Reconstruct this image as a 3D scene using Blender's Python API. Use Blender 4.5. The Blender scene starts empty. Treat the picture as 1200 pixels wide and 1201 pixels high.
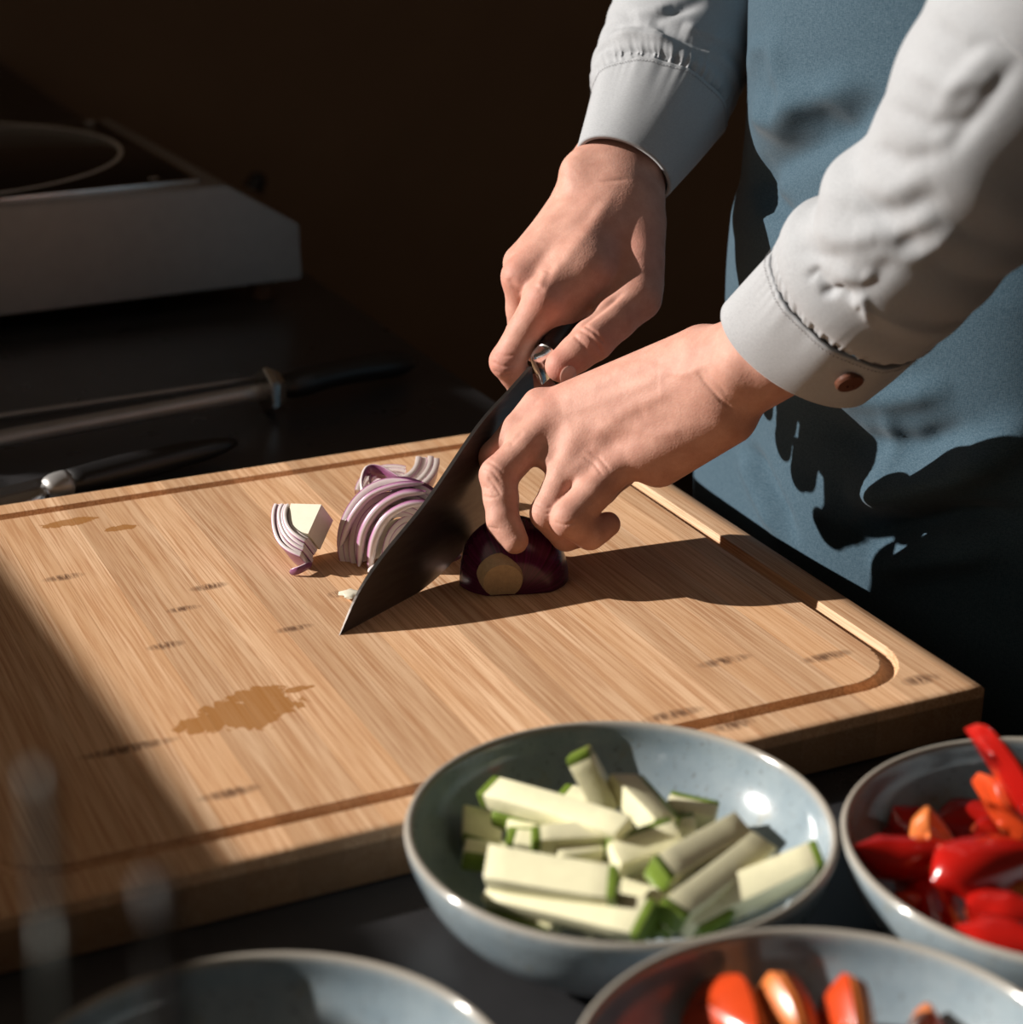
import bpy, bmesh, math, random
import numpy as np
from mathutils import Vector, Matrix, noise as mnoise

random.seed(7); np.random.seed(7)
D = bpy.data; S = bpy.context.scene; COL = S.collection
R = math.radians

# ------------------------------------------------------------------ camera
FPX = 2250.0; CXP, CYP = 600.0, 600.5
PITCH = math.atan((CYP + 290.0) / FPX); YAW = R(25.0)
FWD = np.array([math.sin(YAW)*math.cos(PITCH), math.cos(YAW)*math.cos(PITCH), -math.sin(PITCH)])
RGT = np.array([math.cos(YAW), -math.sin(YAW), 0.0]); UPV = np.cross(RGT, FWD)
ZT = 0.026                                   # height of the board's top face (worktop is z = 0)
def ray(px, py): return FWD + RGT*((px-CXP)/FPX) - UPV*((py-CYP)/FPX)
_d = ray(650, 640); CAM = -_d/np.linalg.norm(_d)*1.10; CAM[2] += ZT
cd = D.cameras.new('camera'); cam = D.objects.new('camera', cd); COL.objects.link(cam)
cam.matrix_world = Matrix(((RGT[0], UPV[0], -FWD[0], CAM[0]), (RGT[1], UPV[1], -FWD[1], CAM[1]),
                           (RGT[2], UPV[2], -FWD[2], CAM[2]), (0, 0, 0, 1)))
cd.sensor_width = 36; cd.sensor_fit = 'HORIZONTAL'; cd.lens = 36*FPX/1200; cd.clip_start = 0.02
cd.dof.use_dof = True; cd.dof.focus_distance = 1.06; cd.dof.aperture_fstop = 6.8
S.camera = cam

# ------------------------------------------------------------------ light
w = D.worlds.new('world'); S.world = w; w.use_nodes = True
bg = w.node_tree.nodes['Background']; bg.inputs[0].default_value = (1.0, 0.62, 0.36, 1); bg.inputs[1].default_value = 0.038
SUN_AZ = R(-30.0); SUN_EL = R(25.0)           # direction the light travels in plan, height of the sun
sd = D.lights.new('sun', 'SUN'); sun = D.objects.new('sun', sd); COL.objects.link(sun)
SDIR = Vector((math.cos(SUN_AZ)*math.cos(SUN_EL), math.sin(SUN_AZ)*math.cos(SUN_EL), -math.sin(SUN_EL)))
sun.rotation_euler = SDIR.to_track_quat('-Z', 'Y').to_euler(); sun.location = (-2.5, 1, 2)
sd.energy = 7.4; sd.color = (1.0, 0.935, 0.865); sd.angle = R(0.6)
ad = D.lights.new('window_skylight', 'AREA'); al = D.objects.new('window_skylight', ad); COL.objects.link(al)
ad.shape = 'RECTANGLE'; ad.size = 1.5; ad.size_y = 0.8; ad.energy = 1.9; ad.color = (1.0, 0.84, 0.66)
al.location = (-1.12, -0.05, 0.80); al.rotation_euler = Vector((1, 0, -0.15)).to_track_quat('-Z', 'Y').to_euler()
S.view_settings.view_transform = 'Standard'; S.view_settings.look = 'None'
S.view_settings.gamma = 1; S.view_settings.exposure = 0.0; S.view_settings.use_curve_mapping = False

# ------------------------------------------------------------------ geometry helpers
def at(px, py, z=0.0):
    r = ray(px, py); return CAM + r*((z-CAM[2])/r[2])
def on_plane(px, py, p, n):
    r = ray(px, py); n = np.asarray(n, float); return CAM + r*(((np.asarray(p)-CAM) @ n)/(r @ n))
def px2w(P, t0):
    """(px, py, depth in pixels at distance t0) -> world"""
    P = np.atleast_2d(np.asarray(P, float)); t = t0*(1 + P[:, 2]/FPX)
    return CAM + (FWD + np.outer((P[:, 0]-CXP)/FPX, RGT) - np.outer((P[:, 1]-CYP)/FPX, UPV))*t[:, None]
def proj(V):
    v = np.atleast_2d(V) - CAM; t = v @ FWD
    return np.stack([CXP + FPX*(v @ RGT)/t, CYP - FPX*(v @ UPV)/t, t], 1)

def link(o, parent=None):
    COL.objects.link(o)
    if parent is not None:
        o.parent = parent
    return o
def tag(o, label=None, cat=None, group=None, kind=None):
    for k, v in (('label', label), ('category', cat), ('group', group), ('kind', kind)):
        if v: o[k] = v
    return o
def thing(name, label, cat, loc=(0, 0, 0), group=None):
    o = D.objects.new(name, None); o.empty_display_size = 0.02; o.location = tuple(loc); link(o)
    return tag(o, label, cat, group)
def mesh(name, V, F, mat, parent=None, smooth=True, base=None, attr=None, sharp=0):
    """vertices in world space; base = origin of the parent / of the object"""
    V = np.asarray(V, float); me = D.meshes.new(name)
    off = np.zeros(3)
    if base is not None: off = np.asarray(base, float)
    elif parent is not None:
        p = parent
        while p is not None: off = off + np.asarray(p.location); p = p.parent
    L = V - off
    if isinstance(F, np.ndarray) and F.ndim == 2:
        k = F.shape[1]; me.vertices.add(len(L)); me.vertices.foreach_set('co', L.astype(np.float32).ravel())
        me.loops.add(F.size); me.loops.foreach_set('vertex_index', F.astype(np.int32).ravel())
        me.polygons.add(len(F)); me.polygons.foreach_set('loop_start', np.arange(0, F.size, k, dtype=np.int32))
        me.update(calc_edges=True)
    else:
        me.from_pydata([tuple(v) for v in L], [], [tuple(f) for f in F])
    me.validate(); me.update()
    if smooth: me.polygons.foreach_set('use_smooth', np.ones(len(me.polygons), bool))
    if attr is not None:
        for an, av in attr.items():
            a = me.attributes.new(an, 'FLOAT', 'POINT'); a.data.foreach_set('value', np.asarray(av, np.float32).ravel())
    if sharp:
        bq_ = bmesh.new(); bq_.from_mesh(me); bq_.normal_update()
        for e in bq_.edges:
            if len(e.link_faces) == 2 and e.calc_face_angle(0) > R(sharp): e.smooth = False
        bq_.to_mesh(me); bq_.free()
    me.materials.append(mat)
    o = D.objects.new(name, me); link(o, parent)
    if parent is None: o.location = tuple(off)
    return o
def bm_obj(name, bm, mat, parent=None, base=(0, 0, 0), smooth=True, angle=40):
    """bmesh in world coordinates"""
    off = np.asarray(base, float)
    if parent is not None:
        off = np.zeros(3); p = parent
        while p is not None: off = off + np.asarray(p.location); p = p.parent
    bmesh.ops.translate(bm, vec=Vector(-off), verts=bm.verts); bm.normal_update()
    for f in bm.faces: f.smooth = smooth
    if smooth:
        for e in bm.edges:
            if len(e.link_faces) == 2 and e.calc_face_angle(0) > R(angle): e.smooth = False
    me = D.meshes.new(name); bm.to_mesh(me); bm.free(); me.materials.append(mat)
    o = D.objects.new(name, me); link(o, parent)
    if parent is None: o.location = tuple(off)
    return o
def bm_box(bm, c, s, rot=None, bevel=0.0, seg=2):
    r = bmesh.ops.create_cube(bm, size=1.0); vs = r['verts']
    M = Matrix.Translation(Vector(c)) @ (rot.to_4x4() if rot else Matrix()) @ Matrix.Diagonal((*s, 1))
    bmesh.ops.transform(bm, matrix=M, verts=vs)
    if bevel:
        es = list({e for v in vs for e in v.link_edges})
        bmesh.ops.bevel(bm, geom=es, offset=bevel, segments=seg, affect='EDGES', profile=0.5)
def bm_cyl(bm, a, b, ra, rb=None, seg=24, caps=True):
    a, b = Vector(a), Vector(b); rb = ra if rb is None else rb; d = b-a
    M = Matrix.Translation((a+b)/2) @ d.to_track_quat('Z', 'Y').to_matrix().to_4x4()
    bmesh.ops.create_cone(bm, cap_ends=caps, segments=seg, radius1=ra, radius2=rb, depth=d.length, matrix=M)
def grid_faces(n, m, close_m=False, close_n=False):
    i = np.arange(n if close_n else n-1); j = np.arange(m if close_m else m-1)
    I, J = np.meshgrid(i, j, indexing='ij'); I2 = (I+1) % n; J2 = (J+1) % m
    return np.stack([I*m+J, I2*m+J, I2*m+J2, I*m+J2], -1).reshape(-1, 4)
def lathe(profile, c, seg=64):
    """profile: list of (r, z) -> V, F"""
    th = np.linspace(0, 2*np.pi, seg, endpoint=False); P = np.array(profile)
    V = np.stack([np.outer(P[:, 0], np.cos(th)), np.outer(P[:, 0], np.sin(th)), np.repeat(P[:, 1:2], seg, 1)], -1)
    return V.reshape(-1, 3) + np.asarray(c), grid_faces(len(P), seg, close_m=True)
def catmull(P, n):
    """smooth resampling of rows of P, n samples"""
    P = np.asarray(P, float); k = len(P); Q = np.vstack([2*P[0]-P[1], P, 2*P[-1]-P[-2]])
    s = np.linspace(0, k-1-1e-9, n); i = s.astype(int); f = (s-i)[:, None]
    p0, p1, p2, p3 = Q[i], Q[i+1], Q[i+2], Q[i+3]
    return 0.5*((2*p1)+(-p0+p2)*f+(2*p0-5*p1+4*p2-p3)*f**2+(-p0+3*p1-3*p2+p3)*f**3)
def sweep(path, radii, seg=16, flat=1.0, up=(0, 0, 1), cap=True):
    """tube along path (world), radii per point; returns V, F with closed ends"""
    P = np.asarray(path, float); rr = np.asarray(radii, float); T = np.gradient(P, axis=0)
    T /= np.linalg.norm(T, axis=1)[:, None]; up = np.asarray(up, float)
    A = np.cross(T, up); A /= np.linalg.norm(A, axis=1)[:, None]; B = np.cross(A, T)
    th = np.linspace(0, 2*np.pi, seg, endpoint=False)
    V = P[:, None]+rr[:, None, None]*(np.cos(th)[None, :, None]*A[:, None]+flat*np.sin(th)[None, :, None]*B[:, None])
    V = V.reshape(-1, 3); F = [tuple(f) for f in grid_faces(len(P), seg, close_m=True)]
    if cap:
        F.append(tuple(range(seg))); F.append(tuple(reversed(range((len(P)-1)*seg, len(P)*seg))))
    return V, F
def normals(V, F):
    n = np.cross(V[F[:, 2]]-V[F[:, 0]], V[F[:, 3]]-V[F[:, 1]]); N = np.zeros_like(V)
    for k in range(4): np.add.at(N, F[:, k], n)
    return N/np.maximum(np.linalg.norm(N, axis=1), 1e-12)[:, None]
def poly_dist(P2, line):
    """distance of 2-D points to a polyline, and parameter 0..1 along it"""
    line = np.asarray(line, float); best = np.full(len(P2), 1e9); par = np.zeros(len(P2)); n = len(line)-1
    for k in range(n):
        a, b = line[k], line[k+1]; ab = b-a
        h = np.clip(((P2-a) @ ab)/max(ab @ ab, 1e-9), 0, 1); d = np.linalg.norm(P2-a-h[:, None]*ab, axis=1)
        m = d < best; best[m] = d[m]; par[m] = (k+h[m])/n
    return best, par
def fbm(P, scale, octv=3, seed=0.0):
    out = np.empty(len(P))
    for i, p in enumerate(P): out[i] = mnoise.fractal(Vector(p)*scale+Vector((seed, seed*1.7, -seed)), 1.0, 2.0, octv)
    return out

# ------------------------------------------------------------------ signed distance modelling (hands)
class SDF:
    def __init__(s, lo, hi, res):
        s.lo = np.array(lo, float); s.res = res; s.n = np.ceil((np.array(hi)-s.lo)/res).astype(int)+1
        s.F = np.full(s.n, 99.0, np.float32)
    def new(s): return np.full(s.n, 99.0, np.float32)
    def cone(s, G, a, b, ra, rb, k=0.0, flat=None, sub=False):
        a = np.asarray(a, float); b = np.asarray(b, float); m = max(ra, rb)+max(k, 6)*1.5+4
        i0 = np.clip(((np.minimum(a, b)-m-s.lo)/s.res).astype(int), 0, s.n); i1 = np.clip(((np.maximum(a, b)+m-s.lo)/s.res).astype(int)+2, 0, s.n)
        if np.any(i1 <= i0): return
        ax = [((np.arange(i0[q], i1[q])*s.res+s.lo[q])-a[q]).astype(np.float32) for q in range(3)]
        X, Y, Z = ax[0][:, None, None], ax[1][None, :, None], ax[2][None, None, :]
        ab = (b-a).astype(np.float32); L = float(ab @ ab)
        h = np.clip((X*ab[0]+Y*ab[1]+Z*ab[2])/max(L, 1e-6), 0, 1) if L > 0 else np.zeros(np.broadcast_shapes(X.shape, Y.shape, Z.shape), np.float32)
        qx, qy, qz = X-h*ab[0], Y-h*ab[1], Z-h*ab[2]
        if flat is not None:
            fd, fk = np.asarray(flat[0], np.float32), flat[1]; fd = fd/np.linalg.norm(fd)
            dt = (qx*fd[0]+qy*fd[1]+qz*fd[2])*(fk-1); qx, qy, qz = qx+dt*fd[0], qy+dt*fd[1], qz+dt*fd[2]
        d = np.sqrt(qx*qx+qy*qy+qz*qz)-(ra+(rb-ra)*h)
        sl = tuple(slice(i0[q], i1[q]) for q in range(3)); g = G[sl]
        if sub: d = -d; G[sl] = s.smax(g, d, k)
        else: G[sl] = s.smin(g, d, k)
    @staticmethod
    def smin(a, b, k):
        if k <= 0: return np.minimum(a, b)
        h = np.maximum(k-np.abs(a-b), 0)/k; return np.minimum(a, b)-h*h*k*0.25
    @staticmethod
    def smax(a, b, k): return -SDF.smin(-a, -b, k)
    def nets(s, G):
        ins = G < 0; n = s.n-1
        cnt = np.zeros(n, np.int8)
        offs = [(i, j, k) for i in (0, 1) for j in (0, 1) for k in (0, 1)]
        sh = lambda A, o: A[o[0]:o[0]+n[0], o[1]:o[1]+n[1], o[2]:o[2]+n[2]]
        for o in offs: cnt += sh(ins, o)
        act = (cnt > 0) & (cnt < 8); idx = np.full(n, -1, np.int32); C = np.argwhere(act); idx[act] = np.arange(len(C))
        acc = np.zeros((len(C), 3)); wgt = np.zeros(len(C))
        val = {o: G[C[:, 0]+o[0], C[:, 1]+o[1], C[:, 2]+o[2]] for o in offs}
        for o in offs:
            for q in range(3):
                if o[q] == 0:
                    p = list(o); p[q] = 1; p = tuple(p); a, b = val[o], val[p]; m = (a < 0) != (b < 0)
                    t = a[m]/(a[m]-b[m]); pt = np.tile(np.array(o, float), (m.sum(), 1)); pt[:, q] = t
                    acc[m] += pt; wgt[m] += 1
        V = (C+acc/wgt[:, None])*s.res+s.lo; quads = []
        for q in range(3):
            a, b = [x for x in range(3) if x != q]
            A = ins; sl0 = [slice(None)]*3; sl1 = [slice(None)]*3; sl0[q] = slice(0, -1); sl1[q] = slice(1, None)
            E = np.argwhere(A[tuple(sl0)] != A[tuple(sl1)])
            E = E[(E[:, a] > 0) & (E[:, b] > 0) & (E[:, a] < n[a]) & (E[:, b] < n[b])]
            def cell(da, db):
                c = E.copy(); c[:, a] -= da; c[:, b] -= db; return idx[c[:, 0], c[:, 1], c[:, 2]]
            Q = np.stack([cell(1, 1), cell(0, 1), cell(0, 0), cell(1, 0)], 1)
            inside_first = A[tuple(E.T)]
            flip = inside_first if q != 1 else ~inside_first
            Q[~flip] = Q[~flip][:, ::-1]; quads.append(Q)
        Fq = np.vstack(quads); Fq = Fq[(Fq >= 0).all(1)]
        return V, Fq
def relax(V, F, it=2, lam=0.5):
    for _ in range(it):
        A = np.zeros_like(V); c = np.zeros(len(V))
        for k in range(4):
            for kk in ((k+1) % 4,):
                np.add.at(A, F[:, k], V[F[:, kk]]); np.add.at(c, F[:, k], 1)
                np.add.at(A, F[:, kk], V[F[:, k]]); np.add.at(c, F[:, kk], 1)
        V = V+lam*(A/np.maximum(c, 1)[:, None]-V)
    return V

# ------------------------------------------------------------------ materials
class NT:
    def __init__(s, name):
        s.m = D.materials.new(name); s.m.use_nodes = True; s.t = s.m.node_tree; s.b = s.t.nodes['Principled BSDF']
    def n(s, typ, **kw):
        x = s.t.nodes.new(typ)
        for k, v in kw.items():
            if k.startswith('i_'):
                key = k[2:]; key = int(key) if key.isdigit() else key.replace('_', ' ')
                if isinstance(v, bpy.types.NodeSocket): s.t.links.new(v, x.inputs[key])
                else: x.inputs[key].default_value = v
            else: setattr(x, k, v)
        return x
    def l(s, a, b): s.t.links.new(a, b)
    def math(s, op, a, b=None, clamp=False):
        x = s.n('ShaderNodeMath', operation=op, use_clamp=clamp)
        for i, v in enumerate((a, b)):
            if v is None: continue
            if isinstance(v, bpy.types.NodeSocket): s.l(v, x.inputs[i])
            else: x.inputs[i].default_value = v
        return x.outputs[0]
    def mix(s, f, a, b, blend='MIX'):
        x = s.n('ShaderNodeMix', data_type='RGBA', blend_type=blend)
        for i, v in ((0, f), (6, a), (7, b)):
            if isinstance(v, bpy.types.NodeSocket): s.l(v, x.inputs[i])
            else: x.inputs[i].default_value = v if i == 0 or len(v) == 4 else (*v, 1)
        return x.outputs[2]
    def ramp(s, f, stops):
        x = s.n('ShaderNodeValToRGB'); s.l(f, x.inputs[0]); e = x.color_ramp.elements
        while len(e) < len(stops): e.new(0.5)
        for k, (p, c) in enumerate(stops): e[k].position = p; e[k].color = (*c, 1) if len(c) == 3 else c
        return x.outputs[0]
    def coord(s, scale=(1, 1, 1), kind='Object', loc=(0, 0, 0)):
        tc = s.n('ShaderNodeTexCoord'); mp = s.n('ShaderNodeMapping'); s.l(tc.outputs[kind], mp.inputs[0])
        mp.inputs['Scale'].default_value = scale; mp.inputs['Location'].default_value = loc; return mp.outputs[0]
    def noise(s, vec, scale, detail=3, rough=0.5):
        x = s.n('ShaderNodeTexNoise'); s.l(vec, x.inputs['Vector']); x.inputs['Scale'].default_value = scale
        x.inputs['Detail'].default_value = detail; x.inputs['Roughness'].default_value = rough; return x.outputs[0]
    def bump(s, h, strength=0.3, dist=0.001):
        x = s.n('ShaderNodeBump'); s.l(h, x.inputs['Height']); x.inputs['Strength'].default_value = strength
        x.inputs['Distance'].default_value = dist; s.l(x.outputs[0], s.b.inputs['Normal']); return x
    def set(s, **kw):
        for k, v in kw.items():
            key = {'col': 'Base Color', 'rough': 'Roughness', 'metal': 'Metallic', 'spec': 'Specular IOR Level', 'sss': 'Subsurface Weight',
                   'coat': 'Coat Weight', 'coatr': 'Coat Roughness', 'sheen': 'Sheen Weight'}[k]
            if isinstance(v, bpy.types.NodeSocket): s.l(v, s.b.inputs[key])
            else: s.b.inputs[key].default_value = (*v, 1) if isinstance(v, tuple) and len(v) == 3 else v
        return s
def plain(name, col, rough=0.5, var=0.15, scale=60, bump=0.0, bscale=300, **kw):
    t = NT(name); c = t.coord(); f = t.noise(c, scale, 4)
    t.set(col=t.mix(f, tuple(x*(1-var) for x in col), tuple(min(1, x*(1+var)) for x in col)), rough=rough, **kw)
    if bump: t.bump(t.noise(c, bscale, 3), bump, 0.001)
    return t.m
def skin_mat():
    t = NT('skin'); c = t.coord(); a = t.n('ShaderNodeAttribute', attribute_name='red').outputs['Fac']
    f = t.noise(c, 90, 5, 0.6); f2 = t.noise(c, 700, 3)
    base = t.mix(t.ramp(f, [(0.3, (0, 0, 0)), (0.75, (1, 1, 1))]), (0.47, 0.245, 0.185), (0.64, 0.37, 0.29))
    base = t.mix(t.math('MULTIPLY', f2, 0.35), base, (0.42, 0.17, 0.125))
    col = t.mix(a, base, (0.54, 0.19, 0.15))
    t.set(col=col, rough=0.60, sss=0.10, spec=0.28); t.b.inputs['Subsurface Radius'].default_value = (0.006, 0.0022, 0.0012)
    t.b.inputs['Subsurface Scale'].default_value = 0.6
    vo = t.n('ShaderNodeTexVoronoi'); t.l(c, vo.inputs['Vector']); vo.inputs['Scale'].default_value = 900
    h = t.math('ADD', t.math('MULTIPLY', vo.outputs['Distance'], 0.5), t.noise(c, 260, 4)); t.bump(h, 0.24, 0.0006)
    return t.m
def cloth_mat(name, c0, c1, weave=1500, bump=0.25, rough=0.85, sheen=0.15, fold=25):
    t = NT(name); c = t.coord()
    wv = t.noise(t.coord((1, 1, 0.25)), weave, 2); wh = t.noise(t.coord((0.25, 0.25, 1)), weave, 2)
    f = t.math('MULTIPLY', t.math('ADD', wv, wh), 0.5); g = t.noise(c, fold, 4)
    t.set(col=t.mix(t.ramp(f, [(0.35, (0, 0, 0)), (0.65, (1, 1, 1))]), c0, c1), rough=rough, sheen=sheen, spec=0.2)
    t.bump(t.math('ADD', t.math('MULTIPLY', f, 0.35), g), bump, 0.0015)
    return t.m
M = {}
M['skin'] = skin_mat()
M['nail'] = plain('nail', (0.62, 0.36, 0.29), 0.25, 0.08, 200)
M['shirt'] = cloth_mat('shirt_cotton', (0.31, 0.325, 0.345), (0.39, 0.405, 0.425), 2600, 0.25)
M['apron'] = cloth_mat('apron_canvas', (0.026, 0.058, 0.085), (0.062, 0.104, 0.138), 1900, 0.35, 0.9, 0.1)
M['trousers'] = cloth_mat('trousers', (0.02, 0.022, 0.028), (0.035, 0.037, 0.045))
M['thread'] = plain('thread', (0.25, 0.25, 0.26), 0.8)
M['button'] = plain('button', (0.13, 0.05, 0.03), 0.35, 0.3, 400)
M['steel'] = plain('steel', (0.38, 0.375, 0.37), 0.42, 0.1, 80, metal=0.55)
M['bright_steel'] = plain('bright_steel', (0.70, 0.70, 0.70), 0.24, 0.05, 80, metal=1.0)
M['black_plastic'] = plain('black_plastic', (0.012, 0.012, 0.013), 0.38, 0.2, 300, 0.08, 900)
M['black_gloss'] = plain('black_glass', (0.006, 0.006, 0.007), 0.12, 0.1, spec=0.3)
M['cream_line'] = plain('ring_print', (0.75, 0.72, 0.68), 0.4)
M['rubber'] = plain('rubber_feet', (0.10, 0.055, 0.03), 0.6)
M['wall'] = plain('wall_paint', (0.34, 0.25, 0.19), 0.9, 0.12, 6)
M['ceiling'] = plain('ceiling_paint', (0.10, 0.08, 0.065), 0.9)
M['floor'] = plain('floor_boards', (0.040, 0.026, 0.018), 0.6, 0.3, 8)
def blade_mat():
    t = NT('dark_blade'); v = t.coord((1, 1, 6)); g = t.noise(v, 60, 4); s = t.noise(t.coord((30, 30, 900)), 1, 2)
    t.set(col=t.mix(g, (0.11, 0.10, 0.095), (0.20, 0.18, 0.17)), rough=0.28, metal=0.9)
    t.bump(s, 0.03, 0.0003); return t.m
M['blade'] = blade_mat()
def top_mat():
    t = NT('black_worktop'); c = t.coord(); g = t.noise(c, 30, 5, 0.6); s = t.noise(t.coord((1, 0.15, 1)), 260, 3)
    col = t.mix(g, (0.018, 0.018, 0.019), (0.042, 0.042, 0.045)); col = t.mix(t.math('MULTIPLY', s, 0.3), col, (0.055, 0.055, 0.06))
    t.set(col=col, rough=t.math('ADD', t.math('MULTIPLY', g, 0.15), 0.22), spec=0.6); t.bump(s, 0.05, 0.0005); return t.m
M['worktop'] = top_mat()

# bamboo: base tone per strip, fine streaks along y, fuzzy node marks and wet stains (positions in board space)
BB = np.array([-0.13, -0.025, 0.0])                   # board centre
def bamboo_mat():
    t = NT('bamboo'); tc = t.n('ShaderNodeTexCoord'); sep = t.n('ShaderNodeSeparateXYZ'); t.l(tc.outputs['Object'], sep.inputs[0])
    X, Y = sep.outputs[0], sep.outputs[1]
    oi = t.n('ShaderNodeObjectInfo').outputs['Random']
    off = t.n('ShaderNodeCombineXYZ'); t.l(t.math('MULTIPLY', oi, 7.0), off.inputs[1])
    add = t.n('ShaderNodeVectorMath', operation='ADD'); t.l(tc.outputs['Object'], add.inputs[0]); t.l(off.outputs[0], add.inputs[1])
    def nz(scale, sc, det, ro=0.5):
        mp = t.n('ShaderNodeMapping'); t.l(add.outputs[0], mp.inputs[0]); mp.inputs['Scale'].default_value = scale; return t.noise(mp.outputs[0], sc, det, ro)
    fine = nz((1, 0.013, 1), 1050, 3, 0.65); med = nz((1, 0.03, 1), 170, 3); big = nz((1, 0.25, 1), 16, 4, 0.6)
    base = t.mix(t.ramp(med, [(0.3, (0, 0, 0)), (0.7, (1, 1, 1))]), (0.60, 0.365, 0.205), (0.76, 0.515, 0.325))
    base = t.mix(t.ramp(fine, [(0.36, (1, 1, 1)), (0.56, (0, 0, 0))]), base, (0.46, 0.235, 0.115))
    base = t.mix(t.math('MULTIPLY', t.ramp(big, [(0.45, (0, 0, 0)), (0.72, (1, 1, 1))]), 0.45), base, (0.56, 0.30, 0.135))
    hs = t.n('ShaderNodeHueSaturation'); t.l(base, hs.inputs['Color']); t.l(t.math('ADD', t.math('MULTIPLY', oi, 0.30), 0.83), hs.inputs['Value'])
    col = hs.outputs[0]; wig = nz((1, 1, 1), 130, 4, 0.7); wig2 = nz((1, 0.15, 1), 420, 3, 0.7)
    def mark(px, py, a, b):
        q = at(px, py, ZT)-BB
        dx = t.math('MULTIPLY', t.math('SUBTRACT', X, float(q[0])), 1/a); dy = t.math('MULTIPLY', t.math('SUBTRACT', Y, float(q[1])), 1/b)
        return t.math('SUBTRACT', 1.0, t.math('ADD', t.math('MULTIPLY', dx, dx), t.math('MULTIPLY', dy, dy)), clamp=True)
    nodes = None
    for (px, py, a, b) in [(75, 677, .013, .005), (245, 688, .012, .005), (215, 714, .011, .004), (195, 757, .011, .005), (345, 737, .012, .004), (150, 878, .026, .005),
                           (850, 775, .017, .005), (1080, 797, .012, .006), (970, 770, .017, .005), (270, 930, .016, .005), (790, 838, .018, .005), (395, 697, .006, .005), (860, 850, .013, .006)]:
        m = mark(px, py, a, b); nodes = m if nodes is None else t.math('MAXIMUM', nodes, m)
    nm = t.math('MULTIPLY', nodes, t.ramp(wig2, [(0.34, (0, 0, 0)), (0.52, (1, 1, 1))]))
    col = t.mix(t.math('MULTIPLY', nm, 1.0, True), col, (0.15, 0.075, 0.04))
    wet = None
    for (px, py, a, b) in [(270, 838, .024, .017), (300, 815, .018, .010), (320, 830, .02, .010), (350, 808, .009, .004), (240, 848, .018, .012), (80, 613, .020, .007), (143, 619, .012, .005), (300, 842, .014, .014)]:
        m = mark(px, py, a, b); wet = m if wet is None else t.math('MAXIMUM', wet, m)
    wm = t.ramp(t.math('ADD', wet, t.math('MULTIPLY', t.math('SUBTRACT', wig, 0.5), 2.4)), [(0.30, (0, 0, 0)), (0.38, (1, 1, 1))])
    wm = t.math('MULTIPLY', wm, t.math('GREATER_THAN', wet, 0.02))
    col = t.mix(t.math('MULTIPLY', wm, 0.8), col, (0.36, 0.155, 0.04))
    side = t.ramp(t.math('MULTIPLY', sep.outputs[2], 1/ZT), [(0.76, (1, 1, 1)), (0.80, (0, 0, 0))]); col = t.mix(t.math('MULTIPLY', side, 0.62), col, (0.10, 0.052, 0.024))   # darker end grain, with shade of the board's sides painted in
    t.set(col=col, rough=t.math('SUBTRACT', 0.52, t.math('MULTIPLY', wm, 0.3)), spec=0.3)
    t.bump(t.math('ADD', fine, t.math('MULTIPLY', med, 0.5)), 0.10, 0.0006); return t.m
M['bamboo'] = bamboo_mat()
def glaze_mat():
    t = NT('blue_grey_glaze'); c = t.coord(); sep = t.n('ShaderNodeSeparateXYZ'); t.l(c, sep.inputs[0])
    g = t.noise(c, 25, 4, 0.6); sp = t.noise(c, 420, 2)
    col = t.mix(t.ramp(g, [(0.35, (0, 0, 0)), (0.7, (1, 1, 1))]), (0.19, 0.25, 0.29), (0.30, 0.36, 0.39))
    col = t.mix(t.math('MULTIPLY', t.ramp(sp, [(0.62, (0, 0, 0)), (0.70, (1, 1, 1))]), 0.5), col, (0.10, 0.09, 0.08))
    col = t.mix(t.ramp(t.noise(c, 45, 5, 0.7), [(0.60, (0, 0, 0)), (0.78, (1, 1, 1))]), col, (0.27, 0.25, 0.17))
    rim = t.n('ShaderNodeAttribute', attribute_name='rim').outputs['Fac']
    col = t.mix(rim, col, (0.36, 0.33, 0.28)); t.set(col=col, rough=0.16, spec=0.5, coat=0.4, coatr=0.08); t.bump(t.noise(c, 90, 3), 0.05, 0.001); return t.m
M['glaze'] = glaze_mat()
def onion_skin():
    t = NT('onion_skin'); at_ = t.n('ShaderNodeAttribute', attribute_name='lon').outputs['Fac']
    cm = t.n('ShaderNodeCombineXYZ'); t.l(at_, cm.inputs[0]); n1 = t.noise(cm.outputs[0], 14, 3)
    t.set(col=t.mix(t.ramp(n1, [(0.35, (0, 0, 0)), (0.65, (1, 1, 1))]), (0.035, 0.002, 0.016), (0.11, 0.005, 0.055)), rough=0.26, spec=0.45); t.bump(n1, 0.12, 0.0006); return t.m
M['onion_skin'] = onion_skin()
def onion_layer():
    t = NT('onion_layer'); a = t.n('ShaderNodeAttribute', attribute_name='edge').outputs['Fac']; c = t.coord()
    f = t.noise(c, 300, 3)
    col = t.ramp(a, [(0.0, (0.80, 0.74, 0.70)), (0.62, (0.76, 0.66, 0.68)), (0.82, (0.55, 0.26, 0.46)), (1.0, (0.16, 0.012, 0.10))])
    t.set(col=t.mix(t.math('MULTIPLY', f, 0.25), col, (0.60, 0.45, 0.50)), rough=0.28, sss=0.08, coat=0.2); t.b.inputs['Subsurface Radius'].default_value = (0.003, 0.002, 0.002)
    return t.m
M['onion_layer'] = onion_layer()
M['onion_flesh'] = plain('onion_flesh', (0.80, 0.76, 0.62), 0.3, 0.08, 200)
M['root'] = plain('onion_root_cut', (0.46, 0.34, 0.20), 0.6, 0.25, 500, 0.4, 1200)
M['z_flesh'] = plain('zucchini_flesh', (0.80, 0.77, 0.52), 0.32, 0.12, 140, 0.10, 500)
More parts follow.
